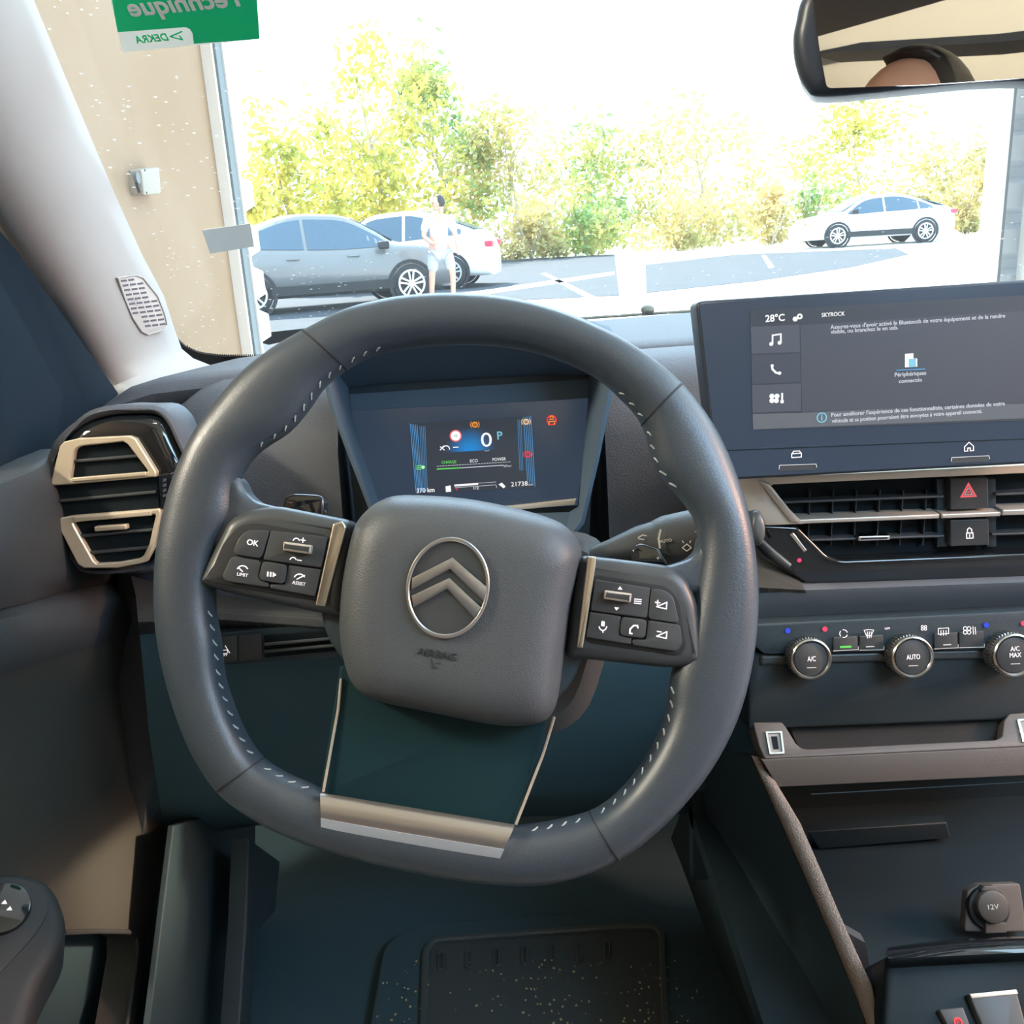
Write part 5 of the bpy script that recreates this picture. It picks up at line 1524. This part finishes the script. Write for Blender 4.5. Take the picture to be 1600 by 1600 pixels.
pho = thing('person', 'dark-haired photographer in dark top whose forehead shows in the mirror', 'person', (-.02, -.30, .60))
x0, y0 = 0.0, 0.0
hc = V((-.03, -.30, 1.362))
v = [(-.02, -.34, .66), (-.02, -.40, .90), (-.02, -.43, 1.12), (-.01, -.37, 1.26),
     (-.19, -.42, 1.11), (-.29, -.30, .90), (-.20, -.08, .78), (.15, -.42, 1.11), (.25, -.30, .90), (.16, -.08, .78),
     (-.12, -.32, .64), (-.16, .08, .66), (-.17, .14, .50), (-.17, .16, .46), (.09, -.32, .64), (.13, .08, .66), (.14, .14, .50), (.14, .16, .46)]
e = [(0, 1), (1, 2), (2, 3), (2, 4), (4, 5), (5, 6), (2, 7), (7, 8), (8, 9), (0, 10), (10, 11), (11, 12), (12, 13), (0, 14), (14, 15), (15, 16), (16, 17)]
r_ = [(.16, .11), (.15, .105), (.16, .11), .055, .07, .05, .035, .07, .05, .035, .09, .07, .055, .05, .09, .07, .055, .05]
skin('body', v, e, r_, 'dark_cloth', pho)
m = MB(); m.tube([(-.01, -.385, 1.20), (-.005, -.34, 1.33)], .055, 14); m.build('neck', 'skin', pho)
head(pho, hc, R(28), 'hair')
for sx in (-1, 1):
    m = MB(); cx_ = -.02 + sx * .18
    ellipsoid(m, (cx_, -.05, .775), (.042, .050, .018), None, 10)
    for f in range(4):
        xx = cx_ + (f - 1.5) * .019
        m.tube([(xx, -.02, .778), (xx, .012, .780), (xx + sx * .001, .036 + (.006 if f in (1, 2) else 0), .768), (xx, .048 + (.008 if f in (1, 2) else 0), .752)], [.009, .0085, .008, .006], 8)
    m.tube([(cx_ - sx * .035, -.06, .775), (cx_ - sx * .058, -.035, .772), (cx_ - sx * .062, -.005, .765)], [.012, .010, .008], 8)
    m.build('hand', 'skin', pho)

# ------------------------------------------------------------------ rear-view mirror
Mc = yplane(.62).hit(1440, 72)
tgt = V((0, -.25, 1.485))
mn = ((CAM - Mc).normalized() + (tgt - Mc).normalized()).normalized()
MPn = PL(Mc, mn)
spin_px = (V(MPn.uv(1600, 122)) - V(MPn.uv(1290, 138)))
MR = PL(Mc, mn, spin=math.atan2(spin_px.y, spin_px.x))
mir = thing('rear_view_mirror', 'dark-cased rear-view mirror hanging at the top right, reflecting hair and roof', 'mirror', Mc)
case = [(1243, 30), (1250, 0), (1268, -30), (1300, -45), (1700, -80), (1720, 80), (1700, 128), (1600, 125), (1520, 128), (1440, 136), (1290, 150), (1258, 138), (1242, 100), (1238, 60)]
m = MB(); cq = spline(MR.uvs(case, 0), 4)
m.prism(MR, cq, -.035, .004, .010, 6); m.build('case', 'mirror_shell', mir, smooth=60)
glp = [(1268, -28), (1690, -70), (1712, 80), (1698, 112), (1600, 122), (1440, 133), (1292, 138), (1281, 80), (1274, 30)]
m = MB(); m.prism(MR, rnd(MR.uvs(glp, .005), .003), .003, .0052); m.build('mirror_glass', 'mirror', mir, smooth=0)
m = MB(); m.tube([MR.P(.03, .0, -.03), MR.P(.03, .04, -.055), MR.P(.03, .085, -.075)], .012, 12); m.build('stem', 'mirror_shell', mir)

# wiper on the outside of the glass
wp = thing('windscreen_wiper', 'thin dark windscreen wiper resting along the bottom of the glass', 'wiper', WS.P(.2, 0, -.02))
a, b = WS.P(*WS.uv(870, 500, -.015), -.015), WS.P(*WS.uv(1110, 484, -.015), -.015)
m = MB(); m.tube([a, (a + b) / 2, b], .0022, 8); m.build('blade', 'wiper_mat', wp)
c = WS.P(*WS.uv(1012, 484, -.02), -.02)
m = MB(); ellipsoid(m, c, (.010, .014, .007), None, 8); m.build('joint', 'wiper_mat', wp)

# ================================================================== STEERING WHEEL
d0 = ray(713, 918)
WC = CAM + d0 * 0.585
WPn = V((0, -math.cos(R(21)), math.sin(R(21))))
W = PL(WC, WPn, spin=R(-12.8))
wheel = thing('steering_wheel', 'flat-bottomed dark leather steering wheel with stitched rim in front of the driver', 'steering wheel', WC)
# rim: pairs (outer pixel, inner pixel), clockwise from the top
RP = [((650, 463), (655, 541)), ((715, 461), (715, 537)), ((790, 467), (782, 540)), ((870, 486), (852, 554)), ((950, 520), (925, 585)), ((1010, 556), (970, 622)),
      ((1065, 601), (1003, 663)), ((1112, 662), (1017, 712)), ((1145, 730), (1029, 740)), ((1168, 805), (1082, 805)), ((1181, 885), (1090, 860)), ((1183, 960), (1075, 960)),
      ((1173, 1045), (1048, 1055)), ((1150, 1125), (1041, 1112)), ((1112, 1198), (1020, 1165)), ((1062, 1262), (985, 1218)), ((1010, 1311), (950, 1252)), ((967, 1341), (921, 1269)),
      ((910, 1366), (880, 1280)), ((850, 1380), (840, 1287)), ((780, 1380), (795, 1290)), ((700, 1371), (715, 1280)), ((600, 1351), (620, 1262)), ((510, 1327), (530, 1244)), ((440, 1300), (485, 1225)),
      ((388, 1272), (445, 1208)), ((342, 1235), (410, 1185)), ((306, 1182), (385, 1150)), ((280, 1122), (365, 1105)), ((262, 1062), (350, 1055)), ((249, 1000), (344, 1002)), ((244, 940), (335, 940)),
      ((246, 875), (343, 862)), ((256, 808), (368, 808)), ((274, 745), (374, 755)), ((302, 682), (400, 710)), ((340, 627), (452, 674)), ((380, 582), (482, 640)), ((425, 547), (508, 603)), ((474, 519), (540, 577)), ((540, 486), (580, 556)), ((600, 470), (620, 546))]
uvp = [W.uv(*o) + W.uv(*i) for o, i in RP]
uvp = spline(uvp, 4)
NR = 20
def rim_ring(q, k=1.0, e=0.0):
    o, i = V(q[:2]), V(q[2:])
    c = (o + i) / 2; d = (o - i) / 2
    L = d.length; dn = d / L
    ring = []
    bd = 0.0175
    for j in range(NR):
        a = 2 * PI * j / NR
        ca, sa = math.cos(a), math.sin(a)
        x = math.copysign(abs(ca) ** .85, ca) * (L * k + e); z = math.copysign(abs(sa) ** .85, sa) * (bd + e)
        p = c + dn * x
        ring.append(W.P(p.x, p.y, z))
    return ring
m = MB()
rings = [rim_ring(q) for q in uvp]
m.loft(rings + [rings[0]], cap0=False, cap1=False)
m.build('rim', 'leather', wheel, smooth=80, weld=True)
# radial seams at four places
for idx in (6, 17, 26, 39):
    m = MB()
    q0, q1 = uvp[idx * 4], uvp[(idx * 4 + 1) % len(uvp)]
    lerp = lambda t: tuple(a * (1 - t) + b * t for a, b in zip(q0, q1))
    m.loft([rim_ring(lerp(-.13), 1, -.0006), rim_ring(lerp(-.09), 1, .0004), rim_ring(lerp(.09), 1, .0004), rim_ring(lerp(.13), 1, -.0006)], cap0=False, cap1=False)
    m.build('seam', 'seam_black', wheel)
# stitching along the inner edge
uvp4 = uvp
uvp = spline(uvp4, 5)
def stitches(i0, i1):
    m = MB(); N = len(uvp); acc = 0; last = None
    for k in range(int(i0 * 20), int(i1 * 20) + 1):
        q = uvp[k % N]
        o, i = V(q[:2]), V(q[2:]); dn = (o - i).normalized(); p = i + dn * .0010
        if last is not None:
            acc += (p - last).length
            if acc > .0082:
                acc = 0; t = (p - last).normalized()
                a = p - dn * .0006 - t * .0022; b = p + dn * .0010 + t * .0014
                m.tube([W.P(a.x, a.y, .0060), W.P((a.x + b.x) / 2, (a.y + b.y) / 2, .0078), W.P(b.x, b.y, .0080)], .0006, 6)
        last = p
    m.build('stitching', 'thread', wheel)
for rng in ((35, 39), (39, 40.6), (26, 31), (23.6, 26), (17, 19.6), (12, 17), (4.6, 6), (6, 8.4)): stitches(*rng)
uvp = uvp4

# central airbag pad
pad = [(520.6, 980), (524, 920), (533, 865), (545, 820), (565, 793), (592, 775), (628, 768), (720, 773), (805, 789), (868, 808), (898, 829), (913, 858), (908, 890), (895, 947), (887, 1010), (877, 1085), (868, 1118), (848, 1137), (805, 1143), (747, 1137), (665, 1120), (596, 1106), (560, 1092), (538, 1068), (526, 1028)]
padu = spline(W.uvs(pad, .028), 4)
m = MB(); m.dome(W, padu, .004, .040, p=7.5, q=1.8, steps=18, side=-.03)
m.build('airbag_cover', 'leather_pad', wheel, smooth=70)
pw = lambda px, py, w_=.040: W.uv(px, py, w_)
ec = pw(700, 918)
e1 = pw(700 + 64, 918 + 10); RXe = math.hypot(e1[0] - ec[0], e1[1] - ec[1])
e2 = pw(700 - 12, 918 + 79); RYe = math.hypot(e2[0] - ec[0], e2[1] - ec[1])
emb_root = None
m = MB(); m.cyl(W, (0, 0), 1, 1, 0, 1)
m = MB()
rg_ = lambda k: circ(ec, RXe * k, 64, RYe * k)
m.loft([[W.P(u, v_, .034) for u, v_ in rg_(1.0)], [W.P(u, v_, .0407) for u, v_ in rg_(1.0)]])
eb = m.build('emblem', 'emblem_dark', wheel)
m = MB(); m.frame(W, rg_(1.0), rg_(.915), .038, .0428, .0006)
m.build('emblem_ring', 'emblem_metal', eb)
def chev(name, px):
    q = W.uvs(px, .0425)
    mb = MB(); n = len(q)
    mb.prism(W, q, .0395, .0425, .0004, 2)
    mb.build(name, 'emblem_metal', eb, smooth=25)
chev('chevron', [(644, 903), (707, 871), (761, 918), (756, 940), (703, 889), (643, 922)])
chev('chevron', [(643, 931), (702, 903), (752, 950), (741, 966), (699, 920), (646, 949)])
text(W, 'AIRBAG', 683, 1022, 12, 'print_dark', wheel, 'airbag_lettering', w0=.0400, h=.0006, wpx=62)
m = MB()
q = lambda *p: W.uvs(p, .0400)
m.stroke(W, q((674, 1030), (677, 1043)), .0005, .0394, .0009); m.stroke(W, q((677, 1043), (684, 1044)), .0005, .0394, .0009); m.stroke(W, q((682, 1036), (688, 1037)), .0005, .0394, .0009)
m.build('airbag_symbol', 'print_dark', wheel)

# hub and column behind the pad
m = MB(); m.prism(W, rnd(W.uvs([(505, 830), (930, 880), (905, 1060), (840, 1120), (600, 1085), (500, 1000)]), .03), -.035, .004, .004)
m.build('hub', 'plastic_dark', wheel)

# spokes
def spoke(name, outer_px, w1, rad, dark_px):
    q = rnd(W.uvs(outer_px, w1), rad, 6)
    mb = MB(); mb.prism(W, q, -.014, w1, .0085, 6)
    sp = mb.build(name, 'panel_smooth', wheel, smooth=60)
    return sp
spl = spoke('left_spoke', [(303, 912), (352, 812), (383, 795), (430, 789), (548, 812), (532, 964), (500, 959), (345, 925)], .016, .005, None)
spr = spoke('right_spoke', [(905, 866), (1000, 877), (1050, 884), (1075, 901), (1092, 938), (1105, 1034), (1096, 1043), (1045, 1045), (884, 1028)], .016, .006, None)
def slabpx(name, px, w0, w1, m_, parent, r=.002, b=.0005, pl=None, label=None):
    pl = pl or W
    mb = MB(); mb.prism(pl, rnd(pl.uvs(px, w1), r), w0, w1, b, 3)
    return mb.build(name, m_, parent, label=label)
slabpx('button_recess', [(324, 906), (350, 845), (374, 820), (400, 817), (514, 836), (503, 940), (330, 910)], .014, .0168, 'seam_black', spl, .006)
slabpx('button_recess', [(925, 897), (1018, 912), (1044, 916), (1062, 936), (1073, 1010), (1062, 1025), (916, 1004)], .014, .0168, 'seam_black', spr, .005)
def bpx(name, px, parent, r=.0015, w1=.0195): return slabpx(name, px, .015, w1, 'button', parent, r)
L_ok = bpx('ok_button', [(363, 866), (372, 842), (386, 828), (421, 828.5), (408.5, 873)], spl, .003)
L_rol = bpx('roller_panel', [(423.5, 829), (512, 839), (502, 887), (411, 874.5)], spl)
L_lim = bpx('limit_button', [(361.5, 869), (408, 876), (403, 905), (420, 911), (419, 918), (352, 908), (347, 900)], spl, .003)
L_ply = bpx('resume_button', [(410, 876.5), (449, 882.5), (445, 909), (440, 912), (403.5, 906)], spl, .003, .0208)
L_ass = bpx('assist_button', [(451, 883), (501, 890), (492, 932), (422, 919), (422, 913), (445, 913)], spl, .001)
R_rol = bpx('roller_panel', [(930, 905), (1016, 918.5), (1011, 966), (923, 954)], spr)
R_vup = bpx('volume_up_button', [(1018, 919), (1038, 922), (1052, 932), (1061.5, 974.5), (1012.5, 967)], spr, .003)
R_mic = bpx('voice_button', [(922, 956), (970, 963), (968, 992), (987, 997), (986, 1007), (916, 996)], spr, .001)
R_pho = bpx('phone_button', [(971, 963.5), (1011, 968.5), (1008, 998), (968.5, 993)], spr, .003, .0208)
R_vdn = bpx('volume_down_button', [(1013, 969), (1062.5, 976.5), (1066, 1005), (1058, 1018), (988.5, 1008), (988, 999), (1009, 1000)], spr, .002)
def roller(px, parent):
    mb = MB(); mb.prism(W, rnd(W.uvs(px, .024), .001), .018, .024, .001, 3); rb = mb.build('roller', 'satin_silver', parent)
    mb = MB(); mb.prism(W, inset(rnd(W.uvs(px, .024), .001), .0014), .0235, .0246, .0003, 2); mb.build('grip', 'button', parent)
roller([(442.5, 846), (487, 852), (485, 866), (441.5, 860)], spl)
roller([(945, 922), (987.5, 927.5), (985.5, 942), (943.5, 936)], spr)
# silver strips beside the pad
slabpx('silver_strip', [(520, 818), (535, 814), (541, 824), (508, 948), (492, 946)], .010, .0205, 'strip_silver', wheel, .001, .001)
slabpx('silver_strip', [(918, 869), (932, 870), (931, 885), (911, 1014), (901, 1012)], .010, .0205, 'strip_silver', wheel, .001, .001)
m = MB(); m.prism(W, rnd(W.uvs([(320, 745), (362, 738), (375, 750), (382, 768), (398, 783), (425, 790), (455, 795), (440, 840), (345, 870), (310, 840)], .008), .003), -.012, .009, .006, 5)
m.build('rim_web', 'leather', wheel, smooth=60)
m = MB(); m.prism(W, rnd(W.uvs([(1130, 820), (1097, 838), (1093, 860), (1078, 874), (1050, 883), (1020, 886), (1040, 930), (1110, 930), (1140, 880)], .008), .003), -.012, .009, .006, 5)
m.build('rim_web', 'leather', wheel, smooth=60)
# icons on the spokes
WT = .0197
text(W, 'OK', 395, 848, 9, 'icon_white', spl, 'ok_lettering', w0=WT, offs=.02)
text(W, 'LIMIT', 379, 898, 5.5, 'icon_white', spl, 'limit_lettering', w0=WT, wpx=17)
text(W, 'ASSIST', 467, 911.5, 5.5, 'icon_white', spl, 'assist_lettering', w0=WT, wpx=21)
icon(spl, [arcp(379, 893, 9, 30, 150, ry=9), [(379, 893), (373, 887)]], .0007, name='limit_icon')
icon(spl, [], .0008, w0=.0210, name='resume_icon', polys=[[(417.5, 893), (420, 893.3), (419.5, 901), (417, 900.7)], [(422, 893.5), (424.5, 894), (424, 901.5), (421.5, 901.2)], [(426.5, 893.5), (432, 898.5), (426, 902)]])
icon(spl, [arcp(468, 906, 9, 30, 150), [(464, 905), (476, 899)]], .0007, name='assist_icon')
icon(spl, [arcp(463, 846, 5, 20, 160), [(470, 843.5), (477, 844.5)], [(473.8, 840.5), (473.2, 847.5)]], .0006, name='speed_up_icon')
icon(spl, [arcp(458, 876, 5, 20, 160), [(465, 875), (471, 876)]], .0006, name='speed_down_icon')
icon(spr, [], .0006, name='up_icon', polys=[[(969, 916), (972.5, 921.5), (965, 921)]])
icon(spr, [], .0006, name='down_icon', polys=[[(959.5, 948.5), (967.5, 949.5), (963, 954)]])
icon(spr, [[(991.5, 936), (1002, 937)], [(991.3, 939.2), (1001.7, 940.2)], [(991, 942.4), (1001.4, 943.4)]], .0007, name='list_icon')
icon(spr, [[(1026, 948), (1042, 941), (1041, 951.5), (1026, 948)], [(1024, 941), (1031, 942)], [(1027.8, 938), (1027.2, 945)]], .0007, name='volume_up_icon')
icon(spr, [[(1026, 994), (1042, 987), (1041, 997.5), (1026, 994)], [(1027, 986.5), (1033, 987.5)]], .0007, name='volume_down_icon')
icon(spr, [arcp(942, 978, 6, 190, 350, ry=7), [(942, 985), (942, 988)]], .0007, name='voice_icon', polys=[[(939.5, 971), (942, 970), (945, 971.5), (944.5, 979), (939, 978)]])
icon(spr, [[(984, 989.5), (984.5, 983), (990, 977.5), (996, 977.5)], [(984, 989.5), (987.5, 990)], [(996, 977.5), (996.5, 981)]], .0009, w0=.0210, name='phone_icon')

# lower spoke: gloss black web with thin bright edges, and the silver plate
m = MB(); m.prism(W, rnd(W.uvs([(531, 1040), (868, 1085), (803, 1296), (499, 1243)], .004), .002), -.012, .004, .002, 3)
m.build('lower_spoke', 'web_black', wheel)
m = MB()
m.tube([W.P(*W.uv(533, 1060, .005), .005), W.P(*W.uv(528, 1110, .005), .005), W.P(*W.uv(505, 1237, .006), .006)], .0009, 6)
m.build('web_edge', 'satin_silver', wheel)
m = MB()
m.tube([W.P(*W.uv(866, 1120, .005), .005), W.P(*W.uv(848, 1180, .005), .005), W.P(*W.uv(806, 1288, .008), .008)], .0009, 6)
m.build('web_edge', 'satin_silver', wheel)
# silver plate wraps the front of the bottom rim
def wrap(pxtop, pxbot, n=10):
    """strip following the rim section between two pixel lines"""
    mb = MB(); rows = []
    for k in range(n + 1):
        t = k / n
        row = []
        for (a, b) in zip(pxtop, pxbot):
            x, y = a[0] * (1 - t) + b[0] * t, a[1] * (1 - t) + b[1] * t
            row.append((x, y, t))
        rows.append(row)
    return rows
tl_ = [(500 + 304 * i / 12, 1241 + (1291 - 1241) * (i / 12) + 3.5 * math.sin(PI * i / 12) * 0) for i in range(13)]
bl_ = [(502 + 274 * i / 12, 1305 + (1353 - 1305) * (i / 12) ** .9) for i in range(13)]
ctr = []
rows = []
for k in range(13):
    t = k / 12
    a = PI * .80 - t * PI * .62          # around the tube: inner side to outer side
    row = []
    for i in range(13):
        x, y = tl_[i][0] * (1 - t) + bl_[i][0] * t, tl_[i][1] * (1 - t) + bl_[i][1] * t
        w_ = .0175 * math.sin(PI - (.28 + t * .62) * PI * .9) ** .8 + .0022
        u, v_ = W.uv(x, y, w_)
        row.append(W.P(u, v_, w_))
    rows.append(row)
m = MB()
vs = [p for r__ in rows for p in r__] + [p - WPn * .004 for r__ in rows for p in r__]
n_ = 13
fs = [(i * n_ + j, i * n_ + j + 1, (i + 1) * n_ + j + 1, (i + 1) * n_ + j) for i in range(12) for j in range(12)]
fs += [tuple(x + 169 for x in f[::-1]) for f in fs]
edge = [j for j in range(13)] + [k * 13 + 12 for k in range(1, 13)] + [156 + j for j in range(11, -1, -1)] + [k * 13 for k in range(11, 0, -1)]
fs += [(edge[i], edge[(i + 1) % len(edge)], edge[(i + 1) % len(edge)] + 169, edge[i] + 169) for i in range(len(edge))]
m.add(vs, fs)
m.build('lower_plate', 'plate_silver', wheel, smooth=60, label='brushed silver plate on the flat bottom of the rim')
m = MB()  # thin strip over the plate that paints its bright reflection
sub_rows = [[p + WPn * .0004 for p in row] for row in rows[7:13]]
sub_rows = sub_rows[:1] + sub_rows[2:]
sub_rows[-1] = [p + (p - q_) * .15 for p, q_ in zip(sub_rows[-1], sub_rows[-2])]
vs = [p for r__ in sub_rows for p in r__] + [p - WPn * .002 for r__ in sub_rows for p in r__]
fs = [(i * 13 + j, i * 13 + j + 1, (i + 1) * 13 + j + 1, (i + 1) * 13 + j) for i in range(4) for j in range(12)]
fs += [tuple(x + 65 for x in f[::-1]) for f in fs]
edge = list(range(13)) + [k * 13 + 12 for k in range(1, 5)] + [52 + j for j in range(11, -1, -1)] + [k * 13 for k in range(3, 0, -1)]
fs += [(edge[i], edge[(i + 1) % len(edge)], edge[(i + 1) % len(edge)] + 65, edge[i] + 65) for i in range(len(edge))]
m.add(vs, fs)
m.build('plate_highlight', 'highlight_silver', wheel, smooth=60, label='bright highlight painted along the lower silver plate')

# column shroud and stalks
col = thing('column_shroud', 'dark plastic shroud around the steering column behind the wheel', 'column shroud', W.P(0, 0, -.05))
cs = PL(W.P(0, 0, -.06), WPn)
m = MB(); q = rnd([(-.05, -.10), (.075, -.10), (.105, -.02), (.100, .030), (.05, .036), (-.05, .036), (-.07, 0)], .03)
rings = [[cs.P(u, v_, .022) for u, v_ in inset(q, .012)], [cs.P(u, v_, .012) for u, v_ in q]] + [[cs.P(u * k, v_ * k, -d) for u, v_ in q] for d, k in ((.08, 1.0), (.22, .95))]
m.loft(rings); m.build('shroud', 'plastic', col)
# right stalk (wipers)
sp_ = PL(W.P(.0, .0, -.045), WPn)
stk = thing('wiper_stalk', 'dark control stalk with printed wiper symbols right of the steering column', 'stalk', sp_.hit(950, 870))
pt = lambda x, y, w_=0: sp_.P(*sp_.uv(x, y, w_), w_)
A, Bp, Cp, Dp = pt(915, 875), pt(1000, 852), pt(1040, 846), pt(1094, 838)
m = MB(); m.tube([A, pt(955, 864), Bp, pt(1025, 850)], [.007, .009, .013, .0155], 20); m.build('arm', 'plastic', stk)
m = MB(); m.tube([pt(1025, 850), pt(1040, 847), pt(1088, 841), pt(1096, 840)], [.0155, .0175, .0195, .0165], 28); m.build('twist_grip', 'plastic', stk)
fr = PL(pt(1060, 850) + WPn * .0185, WPn, spin=R(5))
text(fr, 'AUTO', 1040, 845, 5, 'paint_print', stk, 'auto_lettering', w0=.0)
icon(stk, [[(1066, 856), (1073, 850), (1080, 856), (1073, 861), (1066, 856)], [(1068, 848), (1066, 845)], [(1078, 848), (1079, 845)]], .0006, 0, 'washer_icon', 'paint_print', fr)
icon(stk, [[(1032, 828), (1029, 842), (1031, 856)], ], .0012, 0.0, 'ring_mark', 'paint_print', fr)
icon(stk, [[(1086, 831), (1094, 830)], [(1086, 841), (1094, 840)], [(1087, 850), (1094, 850)]], .0007, 0.0, 'tick_marks', 'paint_print', fr)
fr2 = PL(pt(1005, 850) + WPn * .0145, WPn, spin=R(10))
icon(stk, [[(997, 840), (1004, 836), (1010, 837)], [(998, 842), (1006, 843)]], .0007, 0.0, 'wiper_icon', 'paint_print', fr2)
# shift paddle behind the right spoke
for nm, px, sy in (('shift_paddle', [(984, 880), (988, 856), (1000, 848), (1030, 857), (1046, 884)], '+'), ('shift_paddle', [(441, 800), (443, 778), (456, 771), (498, 773), (506, 778), (507, 810)], '\u2013')):
    root = thing(nm, 'glossy black shift paddle with a plus sign behind the right spoke' if sy == '+' else 'glossy black shift paddle with a minus sign behind the left spoke', 'shift paddle', W.hit(px[2][0], px[2][1], -.022), group='shift paddles behind the wheel')
    mb = MB(); mb.prism(W, rnd(W.uvs(px, -.018), .003), -.030, -.018, .002, 3); mb.build('blade', 'gloss_black', root)
    if sy == '+': text(W, '+', 1028, 872, 8, 'paint_print', root, 'plus_sign', w0=-.0178)
    else: text(W, '\u2013', 452, 785, 2.2, 'paint_print', root, 'minus_sign', w0=-.0178, wpx=10)
